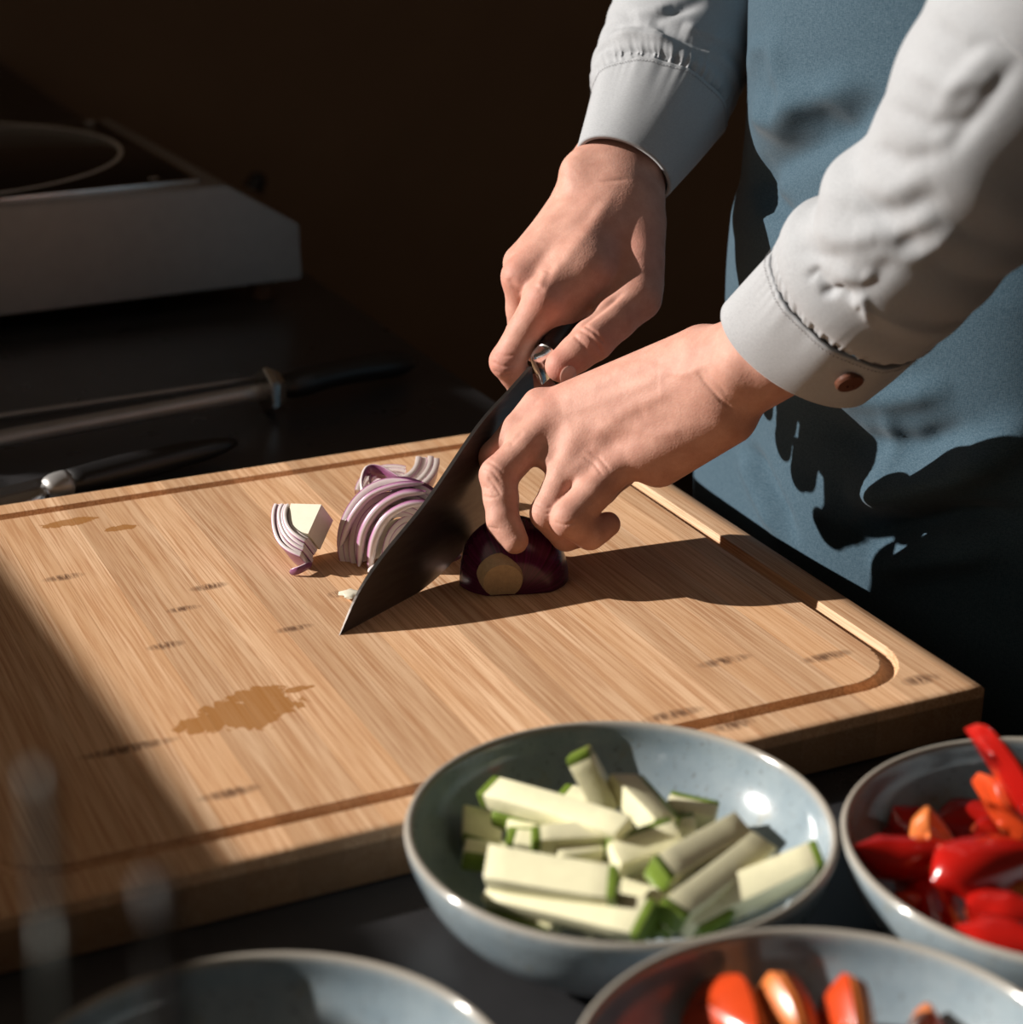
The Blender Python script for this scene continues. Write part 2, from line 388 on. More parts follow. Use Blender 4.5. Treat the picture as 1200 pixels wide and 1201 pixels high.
M['z_skin'] = plain('zucchini_skin', (0.14, 0.21, 0.03), 0.28, 0.45, 220)
M['p_skin'] = plain('pepper_skin', (0.40, 0.009, 0.006), 0.2, 0.2, 60, coat=0.5)
M['p_flesh'] = plain('pepper_flesh', (0.66, 0.085, 0.022), 0.30, 0.2, 120)
M['o_skin'] = plain('orange_pepper_skin', (0.52, 0.052, 0.011), 0.2, 0.2, 60, coat=0.5)
M['o_flesh'] = plain('orange_pepper_flesh', (0.64, 0.18, 0.045), 0.3, 0.2, 120)
M['dull_metal'] = plain('dull_metal', (0.05, 0.055, 0.05), 0.5, 0.2, 80, metal=0.4)
M['wood'] = plain('spoon_wood', (0.012, 0.009, 0.007), 0.6, 0.2)
M['crock'] = plain('crock_glaze', (0.12, 0.12, 0.11), 0.3)

# ------------------------------------------------------------------ the room
def struct(name, bm, mat, base=(0, 0, 0)):
    return tag(bm_obj(name, bm, mat, None, base, smooth=False), kind='structure')
b = bmesh.new(); bm_box(b, (0.3, 0.4, -0.925), (4.4, 5.2, 0.05)); struct('floor', b, M['floor'])
b = bmesh.new(); bm_box(b, (0.5, 2.65, 0.4), (4.6, 0.1, 2.6)); struct('wall_back', b, M['wall'])
# the window wall: solid pieces round one opening, turned a little so that the sill runs as the shadow on the board does
WX = -1.05; WROT = Matrix.Rotation(R(3.9), 3, 'Z'); WP = Vector((WX, 0.0, 0.0))
SILL, HEAD, JFAR, JNEAR = 0.456, 1.50, 1.18, -1.05; STEP_Y, STEP_Z = 0.90, 0.66   # unseen panel added at the window's far end to shade stove and worktop
b = bmesh.new()
def wallbox(y0, y1, z0, z1): bm_box(b, WP + WROT @ Vector((-0.06, (y0+y1)/2, (z0+z1)/2)), (0.12, y1-y0, z1-z0), WROT)
wallbox(-2.2, 2.75, -0.9, SILL); wallbox(-2.2, 2.75, HEAD, 1.7); wallbox(JFAR, 2.75, SILL, HEAD); wallbox(STEP_Y, JFAR, SILL, STEP_Z); wallbox(-2.2, JNEAR, SILL, HEAD)
struct('wall_left', b, M['wall'])
wf = thing('window_1', None, None, WP); tag(wf, kind='structure')
b = bmesh.new()
for (y0, y1, z0, z1) in ((JNEAR, JFAR, SILL, SILL+0.03), (JNEAR, JFAR, HEAD-0.03, HEAD), (JNEAR, JNEAR+0.03, SILL, HEAD), (JFAR-0.03, JFAR, SILL, HEAD)):
    bm_box(b, WP + WROT @ Vector((-0.09, (y0+y1)/2, (z0+z1)/2)), (0.05, y1-y0, z1-z0), WROT)
bm_obj('window_frame', b, M['black_plastic'], wf, smooth=False)

# ------------------------------------------------------------------ worktop
EDGE = 0.112
b = bmesh.new(); bm_box(b, ((EDGE-0.92)/2, 0.62, -0.02), (EDGE+0.92, 3.8, 0.04), bevel=0.003)
wt = bm_obj('worktop', b, M['worktop'], None, (-0.45, 0.55, 0)); tag(wt, 'glossy black stone worktop under the board and bowls', 'worktop')
b = bmesh.new(); bm_box(b, ((EDGE-0.08-0.90)/2, 0.62, -0.4705), (EDGE-0.08+0.90, 3.7, 0.859), bevel=0.004)
cb = bm_obj('base_cabinet', b, M['trousers'], None, (-0.45, 0.55, -0.9)); tag(cb, 'dark cabinet carrying the black worktop', 'cabinet')

# ------------------------------------------------------------------ chopping board of bamboo strips
BX0, BX1, BY0, BY1 = -0.388, 0.1115, -0.2485, 0.199
GX0, GX1, GY0, GY1, GR, GW, GD = -0.362, 0.0895, -0.2235, 0.178, 0.034, 0.0042, 0.0045
def groove(X, Y):
    cx, cy = (GX0+GX1)/2, (GY0+GY1)/2; hx, hy = (GX1-GX0)/2-GR, (GY1-GY0)/2-GR
    qx, qy = np.abs(X-cx)-hx, np.abs(Y-cy)-hy
    d = np.hypot(np.maximum(qx, 0), np.maximum(qy, 0))+np.minimum(np.maximum(qx, qy), 0)-GR
    u = np.clip(np.abs(d)/GW, 0, 1); return -GD*np.sqrt(np.maximum(0, 1-u**2.2))
def axis_lines(a, b_, bands, fine, coarse):
    pts = [a]
    while pts[-1] < b_-1e-6:
        p = pts[-1]; f = any(lo <= p < hi for lo, hi in bands); nxt = p+(fine if f else coarse)
        for lo, hi in bands:
            if p < lo-1e-9 < nxt: nxt = lo
        pts.append(min(nxt, b_))
    return np.array(pts)
board = thing('chopping_board', 'large bamboo chopping board with juice groove on black worktop', 'chopping board', BB)
strips = [BX0]
while strips[-1] < BX1-0.03: strips.append(strips[-1]+random.choice((0.0195, 0.0215, 0.023)))
strips.append(BX1)
yl = axis_lines(BY0+0.0012, BY1-0.0012, [(GY0-0.006, GY0+GR+0.004), (GY1-GR-0.004, GY1+0.006)], 0.0007, 0.004)
yl = np.concatenate([[BY0, BY0], yl, [BY1, BY1]]); ztop_y = np.concatenate([[0.0, ZT-0.0012], np.full(len(yl)-4, ZT), [ZT-0.0012, 0.0]])
for k in range(len(strips)-1):
    x0, x1 = strips[k]+0.00005, strips[k+1]-0.00005
    xl = axis_lines(x0, x1, [(GX0-0.006, GX0+GR+0.004), (GX1-GR-0.004, GX1+0.006)], 0.0007, 0.004)
    sx0 = 0.0012 if k == 0 else 0.0; sx1 = 0.0012 if k == len(strips)-2 else 0.0
    xx = np.concatenate([[x0, x0], xl[1:-1] if (sx0 or sx1) else xl, [x1, x1]])
    if sx0: xx[2] = x0+sx0
    if sx1: xx[-3] = x1-sx1
    zx = np.concatenate([[0.0, ZT-sx0], np.full(len(xx)-4, ZT), [ZT-sx1, 0.0]])
    Xg, Yg = np.meshgrid(xx, yl, indexing='ij'); Zg = np.minimum(zx[:, None], ztop_y[None, :])
    inner = (Zg > ZT-1e-6); Zg = Zg+np.where(inner, groove(Xg, Yg), 0); Zg = np.maximum(Zg, 0.0012)
    V = np.stack([Xg, Yg, Zg], -1).reshape(-1, 3); F = grid_faces(len(xx), len(yl))
    o = mesh('bamboo_strip', V, F, M['bamboo'], board); md = o.data
    md.polygons.foreach_set('use_smooth', np.ones(len(md.polygons), bool))
    bb = bmesh.new(); bb.from_mesh(md)
    for e in bb.edges:
        if len(e.link_faces) == 2 and e.calc_face_angle(0) > R(50): e.smooth = False
    bb.to_mesh(md); bb.free()

# ------------------------------------------------------------------ bowls
def bowl(c, r, label, h=0.052):
    t = thing('bowl', label, 'bowl', c, 'blue-grey stoneware bowls'); tw = 0.0042
    inner = [(0.0005, 0.010), (r*0.30, 0.0100), (r*0.52, 0.0125), (r*0.70, 0.0185), (r*0.84, 0.0285), (r*0.93, 0.040), (r-tw*0.95, h-0.0025)]
    outer = [(r-0.0002, h-0.0022), (r-0.002, h-0.010), (r*0.90, 0.027), (r*0.76, 0.014), (r*0.58, 0.0065), (r*0.50, 0.0045), (r*0.49, 0.0), (r*0.44, 0.0), (r*0.43, 0.003), (0.0005, 0.004)]
    inn = catmull(np.array(inner), 40); out = catmull(np.array(outer[:6]), 26)
    lip = [(r-tw*0.80, h-0.0008), (r-tw*0.5, h), (r-tw*0.2, h-0.0007)]
    V, F = lathe(np.vstack([inn, lip, out, outer[6:]]), c, 96)
    rim = np.exp(-((V[:, 2]-c[2]-h)/0.0022)**2); mesh('bowl_wall', V, F, M['glaze'], t, attr={'rim': rim}); return t
def bowl_at(left_px, r, h=0.052): p = at(*left_px, h); return np.array([*(p+RGT*r)[:2], 0.0])
c_z = np.array([*((at(473, 962, .052)+at(983, 962, .052))/2)[:2], 0.0]); r_z = float(np.linalg.norm(at(473, 962, .052)-at(983, 962, .052))/2)
c_p = bowl_at((988, 985), r_z); 
p = at(935, 1084, .052); fh = np.array([math.sin(YAW), math.cos(YAW), 0]); c_f = np.array([*(p-fh*r_z)[:2], 0.0])
p = at(335, 1112, .052); c_l = np.array([*(p-fh*r_z)[:2], 0.0])
bowl(c_z, r_z, 'blue-grey bowl filled with pale zucchini sticks')
bowl(c_p, r_z, 'blue-grey bowl filled with red pepper strips')
bowl(c_f, r_z, 'blue-grey bowl holding orange-red pepper chunks, nearest the bottom edge')
bowl(c_l, r_z, 'shaded empty blue-grey bowl left of the zucchini bowl')

def stick(p0, p1, wd, th, roll, label, green=1, seed=0):
    """zucchini baton: flesh box plus a green skin piece on its end and one edge"""
    rs = random.Random(seed); p0, p1 = Vector(p0), Vector(p1); d = p1-p0; L = d.length; mid = (p0+p1)/2
    rot = (d.to_track_quat('X', 'Z').to_matrix()) @ Matrix.Rotation(roll, 3, 'X')
    t = thing('zucchini_stick', label, 'zucchini stick', p0, 'zucchini sticks in the bowl')
    def warp(bm):
        bend = rs.uniform(-.05, .05); sk = rs.uniform(-.25, .25); tp = rs.uniform(-.12, .12)
        for v in bm.verts:
            x = v.co.x/L; v.co.y *= 1+tp*x*2; v.co.x += sk*v.co.y; v.co.y += bend*L*(0.25-x*x)
        bmesh.ops.transform(bm, matrix=Matrix.Translation(mid) @ rot.to_4x4(), verts=bm.verts)
    st = rs.getstate(); b = bmesh.new(); bm_box(b, (0, 0, 0), (L, wd, th), bevel=0.0009)
    bmesh.ops.subdivide_edges(b, edges=[e for e in b.edges if abs((e.verts[0].co-e.verts[1].co).x) > L*0.5], cuts=5); warp(b)
    bm_obj('flesh', b, M['z_flesh'], t)
    b = bmesh.new(); rs.setstate(st); g = 0.0028
    if green == 1: bm_box(b, (L/2+g*0.2, 0, 0), (g*1.6, wd*1.0, th*1.0), bevel=0.0009)
    elif green == -1: bm_box(b, (-L/2-g*0.2, 0, 0), (g*1.6, wd*1.0, th*1.0), bevel=0.0009)
    elif green == 2: bm_box(b, (0, -wd/2-g*0.15, 0), (L*0.98, g*1.4, th*0.98), bevel=0.0008)
    else: bm_box(b, (0, wd/2+g*0.15, 0), (L*0.98, g*1.4, th*0.98), bevel=0.0008)
    if green in (2, 3): bmesh.ops.subdivide_edges(b, edges=[e for e in b.edges if abs((e.verts[0].co-e.verts[1].co).x) > L*0.5], cuts=5)
    warp(b); bm_obj('skin', b, M['z_skin'], t); return t
zc = lambda x, y, z: at(460+x/2.222, 830+y/2.222, z)
ZS = [((262, 222), .047, (608, 325), .050, .0125, .009, .35, -1, 'long zucchini stick across the top of the heap, green at its left end'),
      ((492, 130), .062, (565, 265), .040, .0150, .010, -.3, -1, 'zucchini stick leaning up highest at the back of the bowl'),
      ((592, 195), .050, (705, 315), .042, .0130, .010, -.2, 3, 'zucchini stick sloping down just right of the highest one'),
      ((715, 262), .036, (845, 290), .034, .0100, .009, .2, 3, 'short zucchini stick flat at the back beside the empty bowl wall'),
      ((250, 415), .048, (572, 470), .050, .0165, .010, .45, 1, 'wide zucchini stick at front left, green at its right end'),
      ((262, 475), .038, (655, 560), .042, .0160, .010, .5, 1, 'long zucchini stick lowest at the front, dark green right end'),
      ((700, 435), .048, (905, 320), .046, .0130, .011, .4, -1, 'zucchini stick at right rising to the back, dark green lower end'),
      ((730, 540), .042, (960, 365), .042, .0125, .011, .4, -1, 'zucchini stick parallel and in front of the dark green ended one'),
      ((845, 512), .036, (1100, 400), .046, .0140, .011, .3, 1, 'half-shaded zucchini stick resting on the right rim'),
      ((270, 270), .038, (420, 300), .038, .0090, .008, .2, 2, 'short green-edged zucchini stick under the long top one'),
      ((300, 318), .036, (510, 325), .037, .0085, .008, .1, 2, 'thin zucchini stick level across the left of the heap'),
      ((318, 352), .038, (412, 362), .038, .0095, .009, .3, -1, 'stubby zucchini piece left of the heap centre'),
      ((428, 385), .041, (548, 362), .042, .0110, .009, .3, 1, 'stubby zucchini piece with a green right face at the heap centre'),
      ((575, 400), .042, (745, 345), .043, .0140, .010, .3, 3, 'broad zucchini stick in the middle pointing right'),
      ((185, 375), .033, (315, 390), .030, .0100, .008, .2, 2, 'shaded zucchini stick touching the left bowl wall'),
      ((182, 300), .034, (285, 330), .030, .0150, .009, .6, 2, 'dark shaded zucchini piece tucked at the far left'),
      ((380, 380), .032, (610, 432), .034, .0110, .009, .2, 3, 'zucchini stick buried under the wide front left one'),
      ((585, 480), .034, (680, 515), .034, .0110, .009, .2, 2, 'small zucchini end in the gap at the front centre'),
      ((665, 500), .040, (745, 560), .037, .0120, .010, .7, 2, 'green zucchini bit below the two right-hand sticks'),
      ((455, 238), .034, (520, 255), .034, .0110, .009, .3, -1, 'zucchini bit showing behind the long top stick'),
      ((262, 520), .030, (430, 575), .029, .0110, .008, .2, 2, 'dim zucchini stick under the lowest front one'),
      ((640, 335), .035, (790, 322), .035, .0100, .009, .3, 3, 'green-sided zucchini stick behind the middle broad one'),
      ((860, 430), .032, (985, 395), .034, .0100, .009, .2, 3, 'zucchini bit between the two right-hand sticks and the rim stick'),
      ((300, 400), .026, (560, 300), .026, .0130, .010, .2, 3, 'zucchini stick deep in the heap at left'),
      ((560, 440), .024, (820, 360), .025, .0130, .010, .2, 2, 'zucchini stick deep in the heap at right'),
      ((440, 480), .024, (760, 470), .026, .0130, .010, .2, 2, 'zucchini stick deep in the heap at the front')]
ZS += [((640, 560), .034, (735, 500), .038, .0115, .010, .5, 2, 'short zucchini stick at the front between the lowest one and the right pair'),
       ((380, 345), .046, (560, 330), .046, .0100, .009, .3, -1, 'slim zucchini stick lying across the heap just below the long top one'),
       ((760, 570), .036, (850, 520), .036, .0110, .010, .4, 2, 'green-edged zucchini bit at the front right by the rim')]
for k, (a, za, c, z2, wd, th, ro, gr, lab) in enumerate(ZS):
    stick(zc(*a, za), zc(*c, z2), wd*.92, th, ro, lab, gr, k)

def pepper(pts, wd, label, group, arch=0.35, tip=(0.25, 0.7), skin='p_skin', flesh='p_flesh', roll=0.0, thick=0.0048, name='pepper_strip', cat='pepper strip'):
    """curved strip of pepper flesh with a glossy skin on its outer side"""
    P = catmull(np.array(pts), 22); T = np.gradient(P, axis=0); T /= np.linalg.norm(T, axis=1)[:, None]
    up = np.array([0, 0, 0.55])-0.8*FWD; A = np.cross(T, up); A /= np.linalg.norm(A, axis=1)[:, None]; B = np.cross(A, T)
    A, B = A*math.cos(roll)+B*math.sin(roll), B*math.cos(roll)-A*math.sin(roll)
    s = np.linspace(0, 1, 22); env = (1-np.exp(-s/0.10))*(1-np.exp(-(1-s)/0.10)); wprof = wd*(tip[0]+(1-tip[0])*np.minimum(1, s/0.3))*(tip[1]+(1-tip[1])*np.minimum(1, (1-s)/0.3))*np.sqrt(np.maximum(env, 0.05))
    m = 9; u = np.linspace(-1, 1, m)
    def surf(off, shrink): return P[:, None]+A[:, None]*(u[None, :, None]*wprof[:, None, None]*0.5*shrink)+B[:, None]*((off-arch*wprof[:, None]*u[None, :]**2)[..., None])
    t = thing(name, label, cat, P[0], group)
    top, bot = surf(thick*0.3, 0.97), surf(-thick*0.7, 0.90)
    ring = np.concatenate([top, bot[:, ::-1]], 1); V = ring.reshape(-1, 3); n, mm = ring.shape[:2]
    F = [tuple(f) for f in grid_faces(n, mm, close_m=True)]+[tuple(range(mm))[::-1], tuple(range((n-1)*mm, n*mm))]
    mesh('flesh', V, F, M[flesh], t)
    o1, o2 = surf(thick*0.5, 1.03), surf(thick*0.28, 1.0); ring = np.concatenate([o1, o2[:, ::-1]], 1); V = ring.reshape(-1, 3)
    F = [tuple(f) for f in grid_faces(n, mm, close_m=True)]+[tuple(range(mm))[::-1], tuple(range((n-1)*mm, n*mm))]
    mesh('skin', V, F, M[skin], t); return t
pc = lambda x, y, z: at(960+x/3.2375, 830+y/3.2375, z)
G1 = 'pepper strips in the right-hand bowl'
for pts, wd, lab, kw in [
    ([(118, 530, .050), (260, 555, .046), (400, 560, .044), (560, 555, .040)], .018, 'pointed red pepper strip touching the left rim', dict(tip=(.08, .9))),
    ([(440, 670, .044), (520, 620, .050), (650, 585, .052), (830, 550, .050)], .026, 'broad dark red pepper strip across the middle, blunt left end', dict(tip=(.5, .9))),
    ([(285, 385, .040), (330, 420, .038), (380, 450, .036), (440, 490, .032)], .020, 'red pepper corner poking up at the back left', dict(tip=(.4, .9))),
    ([(440, 430, .030), (540, 415, .031), (620, 420, .031), (720, 450, .030)], .020, 'dark red pepper strip lying against the back wall', dict()),
    ([(590, 460, .046), (650, 480, .044), (700, 500, .042), (760, 540, .038)], .018, 'red pepper end left of the orange-red bent strip', dict(tip=(.6, .9))),
    ([(330, 590, .034), (400, 660, .034), (450, 760, .034), (490, 850, .036)], .026, 'red pepper strip curving down to the front rim', dict(tip=(.8, .9))),
    ([(300, 720, .032), (340, 745, .032), (380, 770, .031), (420, 800, .030)], .020, 'small orange pepper piece low at the front left', dict(skin='o_skin', flesh='o_flesh', tip=(.8, .8))),
    ([(545, 690, .038), (620, 680, .040), (700, 690, .040), (830, 700, .040)], .016, 'orange-fleshed pepper strip under the broad dark red one', dict(skin='o_flesh', flesh='o_flesh')),
    ([(560, 770, .040), (640, 765, .041), (720, 780, .041), (830, 790, .040)], .022, 'shiny red pepper strip with a white glint at the front', dict(tip=(.6, .9))),
    ([(510, 850, .040), (600, 875, .041), (700, 890, .041), (830, 900, .041)], .024, 'dark red pepper strip along the front rim', dict(tip=(.5, .9))),
    ([(245, 470, .030), (290, 480, .030), (330, 500, .030), (380, 530, .030)], .018, 'dark red pepper bit in the shade at left', dict()),
    ([(690, 460, .050), (740, 430, .053), (790, 430, .052), (850, 460, .046)], .022, 'bright orange pepper piece at the right frame edge', dict(skin='o_skin', flesh='o_flesh', tip=(.6, .8))),
    ([(600, 820, .034), (680, 820, .036), (760, 830, .036), (840, 840, .036)], .012, 'thin yellow-orange pepper edge near the front rim', dict(skin='o_flesh', flesh='o_flesh'))]:
    pepper([pc(*q) for q in pts], wd, lab, G1, **kw)
G2 = 'pepper chunks in the front bowl'
def chunk(pts, label, group, thick=.007, skin='o_skin', flesh='o_flesh', name='pepper_chunk'):
    """thick wedge of pepper: bulging skin face towards the lens, flesh behind"""
    P = np.array(pts); c = P.mean(0); n = np.cross(P[1]-P[0], P[2]-P[0]); n /= np.linalg.norm(n); n = -n if n @ FWD > 0 else n
    t = thing(name, label, 'pepper chunk', c, group); k = len(P); out = []
    loop = catmull(np.vstack([P, P[:1]]), k*5)[:-1]; loop = 0.55*loop+0.45*np.vstack([P[i]*(1-f)+P[(i+1) % k]*f for i, f in [(int(q), q-int(q)) for q in np.linspace(0, k, k*5)[:-1]]])
    def dome_(off, bulge, sc):
        rows = [c+(loop-c)*r*sc+n*(off+bulge*(1-r*r)) for r in (.02, .35, .65, .85, .96, 1.0)]; return rows
    m = len(loop)
    A_ = dome_(0, .004, .98); B_ = dome_(-thick, .003, .93); rows = A_+B_[::-1]; V = np.vstack(rows); F = [tuple(f) for f in grid_faces(len(rows), m, close_m=True)]+[tuple(range(m))[::-1], tuple(range((len(rows)-1)*m, len(rows)*m))]
    mesh('flesh', V, F, M[flesh], t)
    A_ = dome_(.0008, .0042, 1.0); B_ = dome_(.0001, .004, .985); rows = A_+B_[::-1]; V = np.vstack(rows); mesh('skin', V, F, M[skin], t); return t
fb = lambda x, y, z: at(x, y, z)
chunk([at(1133, 856, .086), at(1148, 850, .091), at(1164, 856, .095), at(1196, 898, .084), at(1222, 950, .068), at(1200, 958, .060), at(1172, 918, .066)], 'red pepper strip standing up highest over the back rim', G1, .006, 'p_skin', 'p_flesh', 'pepper_piece')
chunk([at(1141, 916, .060), at(1150, 906, .066), at(1166, 914, .070), at(1180, 945, .064), at(1206, 968, .054), at(1198, 990, .046), at(1168, 966, .048)], 'orange-red pepper strip bent below the highest one', G1, .005, 'o_skin', 'p_flesh', 'pepper_piece')
chunk([pc(340, 545, .036), pc(355, 450, .047), pc(415, 392, .054), pc(455, 420, .050), pc(530, 540, .036)], 'orange triangular pepper piece showing its inner side', G1, skin='o_flesh', flesh='o_flesh', name='pepper_piece')
chunk([fb(772, 1222, .018), fb(822, 1154, .036), fb(874, 1144, .048), fb(890, 1222, .040)], 'large shiny red-orange pepper chunk at the left of the front bowl', G2)
chunk([fb(890, 1215, .022), fb(892, 1160, .038), fb(908, 1138, .050), fb(930, 1172, .048), fb(940, 1215, .040)], 'narrow pepper chunk with a pale tip in the front bowl', G2, skin='o_flesh')
chunk([fb(944, 1225, .020), fb(968, 1170, .038), fb(996, 1140, .054), fb(1006, 1222, .042)], 'pointed orange pepper chunk right of the pale-tipped one', G2)
chunk([fb(1064, 1225, .026), fb(1078, 1195, .036), fb(1096, 1186, .039), fb(1118, 1225, .026)], 'pepper tip just showing at the bottom right of the front bowl', G2)
# ------------------------------------------------------------------ knife in hand
KT = at(398, 745, ZT); KH = at(565, 655, ZT)-KT; KH /= np.linalg.norm(KH); KN = np.array([KH[1], -KH[0], 0.0])   # KN faces the camera
kp = lambda px, py: on_plane(px, py, KT, KN)
k2 = lambda px, py: np.array([(kp(px, py)-KT) @ KH, kp(px, py)[2]])
spine = catmull(np.array([k2(*q) for q in [(398, 745), (420, 695), (450, 650), (500, 588), (560, 500), (600, 455), (622, 430)]]), 40)
edge = catmull(np.array([k2(*q) for q in [(398, 745), (430, 731), (470, 709), (505, 684), (535, 655), (565, 621), (600, 572), (632, 521)]]), 40)
kk = lambda s, z, off: KT*np.array([1, 1, 0])+KH*s+np.array([0, 0, z])+KN*off
rows = []
for j in range(40):
    f = j/39; th = 0.0011*min(1, f*3+0.15)
    r = []
    for i in range(9):
        u = i/8; q = spine[j]*(1-u)+edge[j]*u; r.append((q, th*(1-u)**0.8+0.00006))
    rows.append(r)
kn = thing('chef_knife', 'chef knife with dark blade held over the board by the far hand', 'knife', KT)
Vf = np.array([[kk(q[0], q[1], t_) for q, t_ in r] for r in rows]); Vb = np.array([[kk(q[0], q[1], -t_) for q, t_ in r][::-1] for r in rows])
ring = np.concatenate([Vf, Vb], 1); F = [tuple(f) for f in grid_faces(40, 18, close_m=True)]+[tuple(range(18))[::-1], tuple(range(39*18, 40*18))]
o = mesh('blade', ring.reshape(-1, 3), F, M['blade'], kn, smooth=False)
e2 = []                                                # faint script etched below the spine
sq = D.curves.new('etching', 'CURVE'); sq.dimensions = '3D'; sq.bevel_depth = 0.00016
pa, pb = kp(536, 556), kp(557, 528); dd = pb-pa; nn_ = np.cross(dd/np.linalg.norm(dd), KN); sp_ = sq.splines.new('POLY'); sp_.points.add(90)
for i in range(91):
    u = i/90; v_ = pa+dd*(u+0.025*math.sin(u*40))+nn_*(0.0011*math.sin(u*40+1.2)*(1.5-u)+0.0005*math.sin(u*93))+KN*0.00075
    sp_.points[i].co = (*(v_-KT), 1)
tmp = D.objects.new('etching', sq); link(tmp); me_ = D.meshes.new_from_object(tmp); D.objects.remove(tmp); me_.materials.append(M['black_plastic']); eo = D.objects.new('etching', me_); link(eo, kn); eo['kind'] = 'stuff'
hd0 = kp(622, 440); hd1 = kp(644, 414); hd2 = kp(764, 262)
# bolster and handle follow the blade's axis
def oval(path, hw, ht, seg=20):
    P = np.asarray(path); T = np.gradient(P, axis=0); T /= np.linalg.norm(T, axis=1)[:, None]; U = np.cross(KN, T)
    th = np.linspace(0, 2*np.pi, seg, endpoint=False)
    V = P[:, None]+np.cos(th)[None, :, None]*U[:, None]*np.asarray(hw)[:, None, None]+np.sin(th)[None, :, None]*KN*np.asarray(ht)[:, None, None]
    return V.reshape(-1, 3), [tuple(f) for f in grid_faces(len(P), seg, close_m=True)]+[tuple(range(seg))[::-1], tuple(range((len(P)-1)*seg, len(P)*seg))]
c0, c1 = kp(630, 436), kp(643, 418)
lin = lambda a, b_, n: a+(b_-a)*np.linspace(0, 1, n)[:, None]
V, F = oval(lin(c0, c1, 6), [.0105, .0108, .0105, .0100, .0098, .0096], [.0022, .0045, .0065, .0075, .0078, .0078]); mesh('bolster', V, F, M['bright_steel'], kn)
hp = catmull(np.array([c1, c1+(hd2-c1)*.3, c1+(hd2-c1)*.65+np.array([0, 0, -.002]), hd2]), 14)
V, F = oval(hp, [.0094, .0100, .0104, .0106, .0104, .0102, .0100, .0102, .0106, .0110, .0114, .0114, .0105, .0080], [.0078, .0080, .0082, .0084, .0084, .0084, .0084, .0084, .0086, .0088, .0088, .0086, .0076, .0050]); mesh('handle', V, F, M['black_plastic'], kn)

# ------------------------------------------------------------------ onion half under the fingers
def dome(name, label):
    oc = at(601, 677, ZT); oc = np.array([oc[0], oc[1], ZT+0.0002])
    t = thing(name, label, 'onion', oc)
    ax = np.array([-0.30, -0.95, 0.0]); ax /= np.linalg.norm(ax); sd = np.array([-ax[1], ax[0], 0])     # axis towards the root, sideways
    if sd @ RGT < 0: sd = -sd
    Ra, Rs, H = 0.027, 0.0310, 0.0350; n, m = 60, 40
    ph = np.linspace(0.0, np.pi, n); th = np.linspace(0, np.pi, m); lon = []; rows = []
    for p_ in ph:
        ca, sa = math.cos(p_), math.sin(p_)
        a = Ra*ca; rr = max(sa, 1e-3)**0.85
        if a > 0.0235: a = 0.0235+(a-0.0235)*0.2
        rows.append([oc+ax*a+sd*(Rs*rr*math.cos(q))+np.array([0, 0, H*rr*math.sin(q)]) for q in th]); lon += list(th)
    V = np.array(rows).reshape(-1, 3)
    cut = KT-KN*0                                   # flat cut parallel to the knife, just beyond its plane
    dcut = (V-cut) @ (-KN)
    # the onion lies on the near side of the blade for the right part: keep what is right of the cut
    nrm = sd*0.92+ax*0.38; nrm /= np.linalg.norm(nrm); p0 = at(542, 684, ZT); dd_ = (V-p0) @ nrm
    V = V-np.outer(np.minimum(dd_, 0), nrm)
    F = grid_faces(n, m); mesh('onion_body', V, F, M['onion_skin'], t, attr={'lon': np.array(lon)})
    cutv = V[dd_ < 1e-4]; uu = np.cross([0, 0, 1.0], nrm); q_ = (cutv-p0) @ uu; u0, u1 = q_.min(), q_.max(); zc = cutv[:, 2].max()-ZT; cen = p0+uu*(u0+u1)/2; V2 = []; F2 = []; E2_ = []
    for r_i in range(6):
        f0, f1 = (r_i/6)**.8+.004, ((r_i+1)/6)**.8; th2 = np.linspace(0, np.pi, 24); o_ = len(V2)
        for q in th2:
            for f_, e_ in ((f0, 0), (f0*.25+f1*.75, .25), (f1-.004, .95)):
                V2.append(cen-nrm*.0004*(1+.6*(e_ == .25))+uu*math.cos(q)*f_*(u1-u0)*.495+np.array([0, 0, math.sin(q)*f_*zc*.985])); E2_.append(e_)
        F2 += [tuple(o_+x for x in f) for f in grid_faces(24, 3)]
    mesh('cut_face', np.array(V2), F2, M['onion_layer'], t, attr={'edge': E2_})
    b = bmesh.new(); bm_cyl(b, oc+ax*0.0180+np.array([0, 0, .0098])-sd*0.0085, oc+ax*0.0258+np.array([0, 0, .0088])-sd*0.0085, 0.0135, 0.0105, 28)
    for v in b.verts:
        dz = v.co.z-(ZT+.001); v.co.z = ZT+.001+max(dz, 0)
    bm_obj('root_end', b, M['root'], t); return t
dome('onion_half', 'half purple onion with pale root end, flat side down under the fingers')

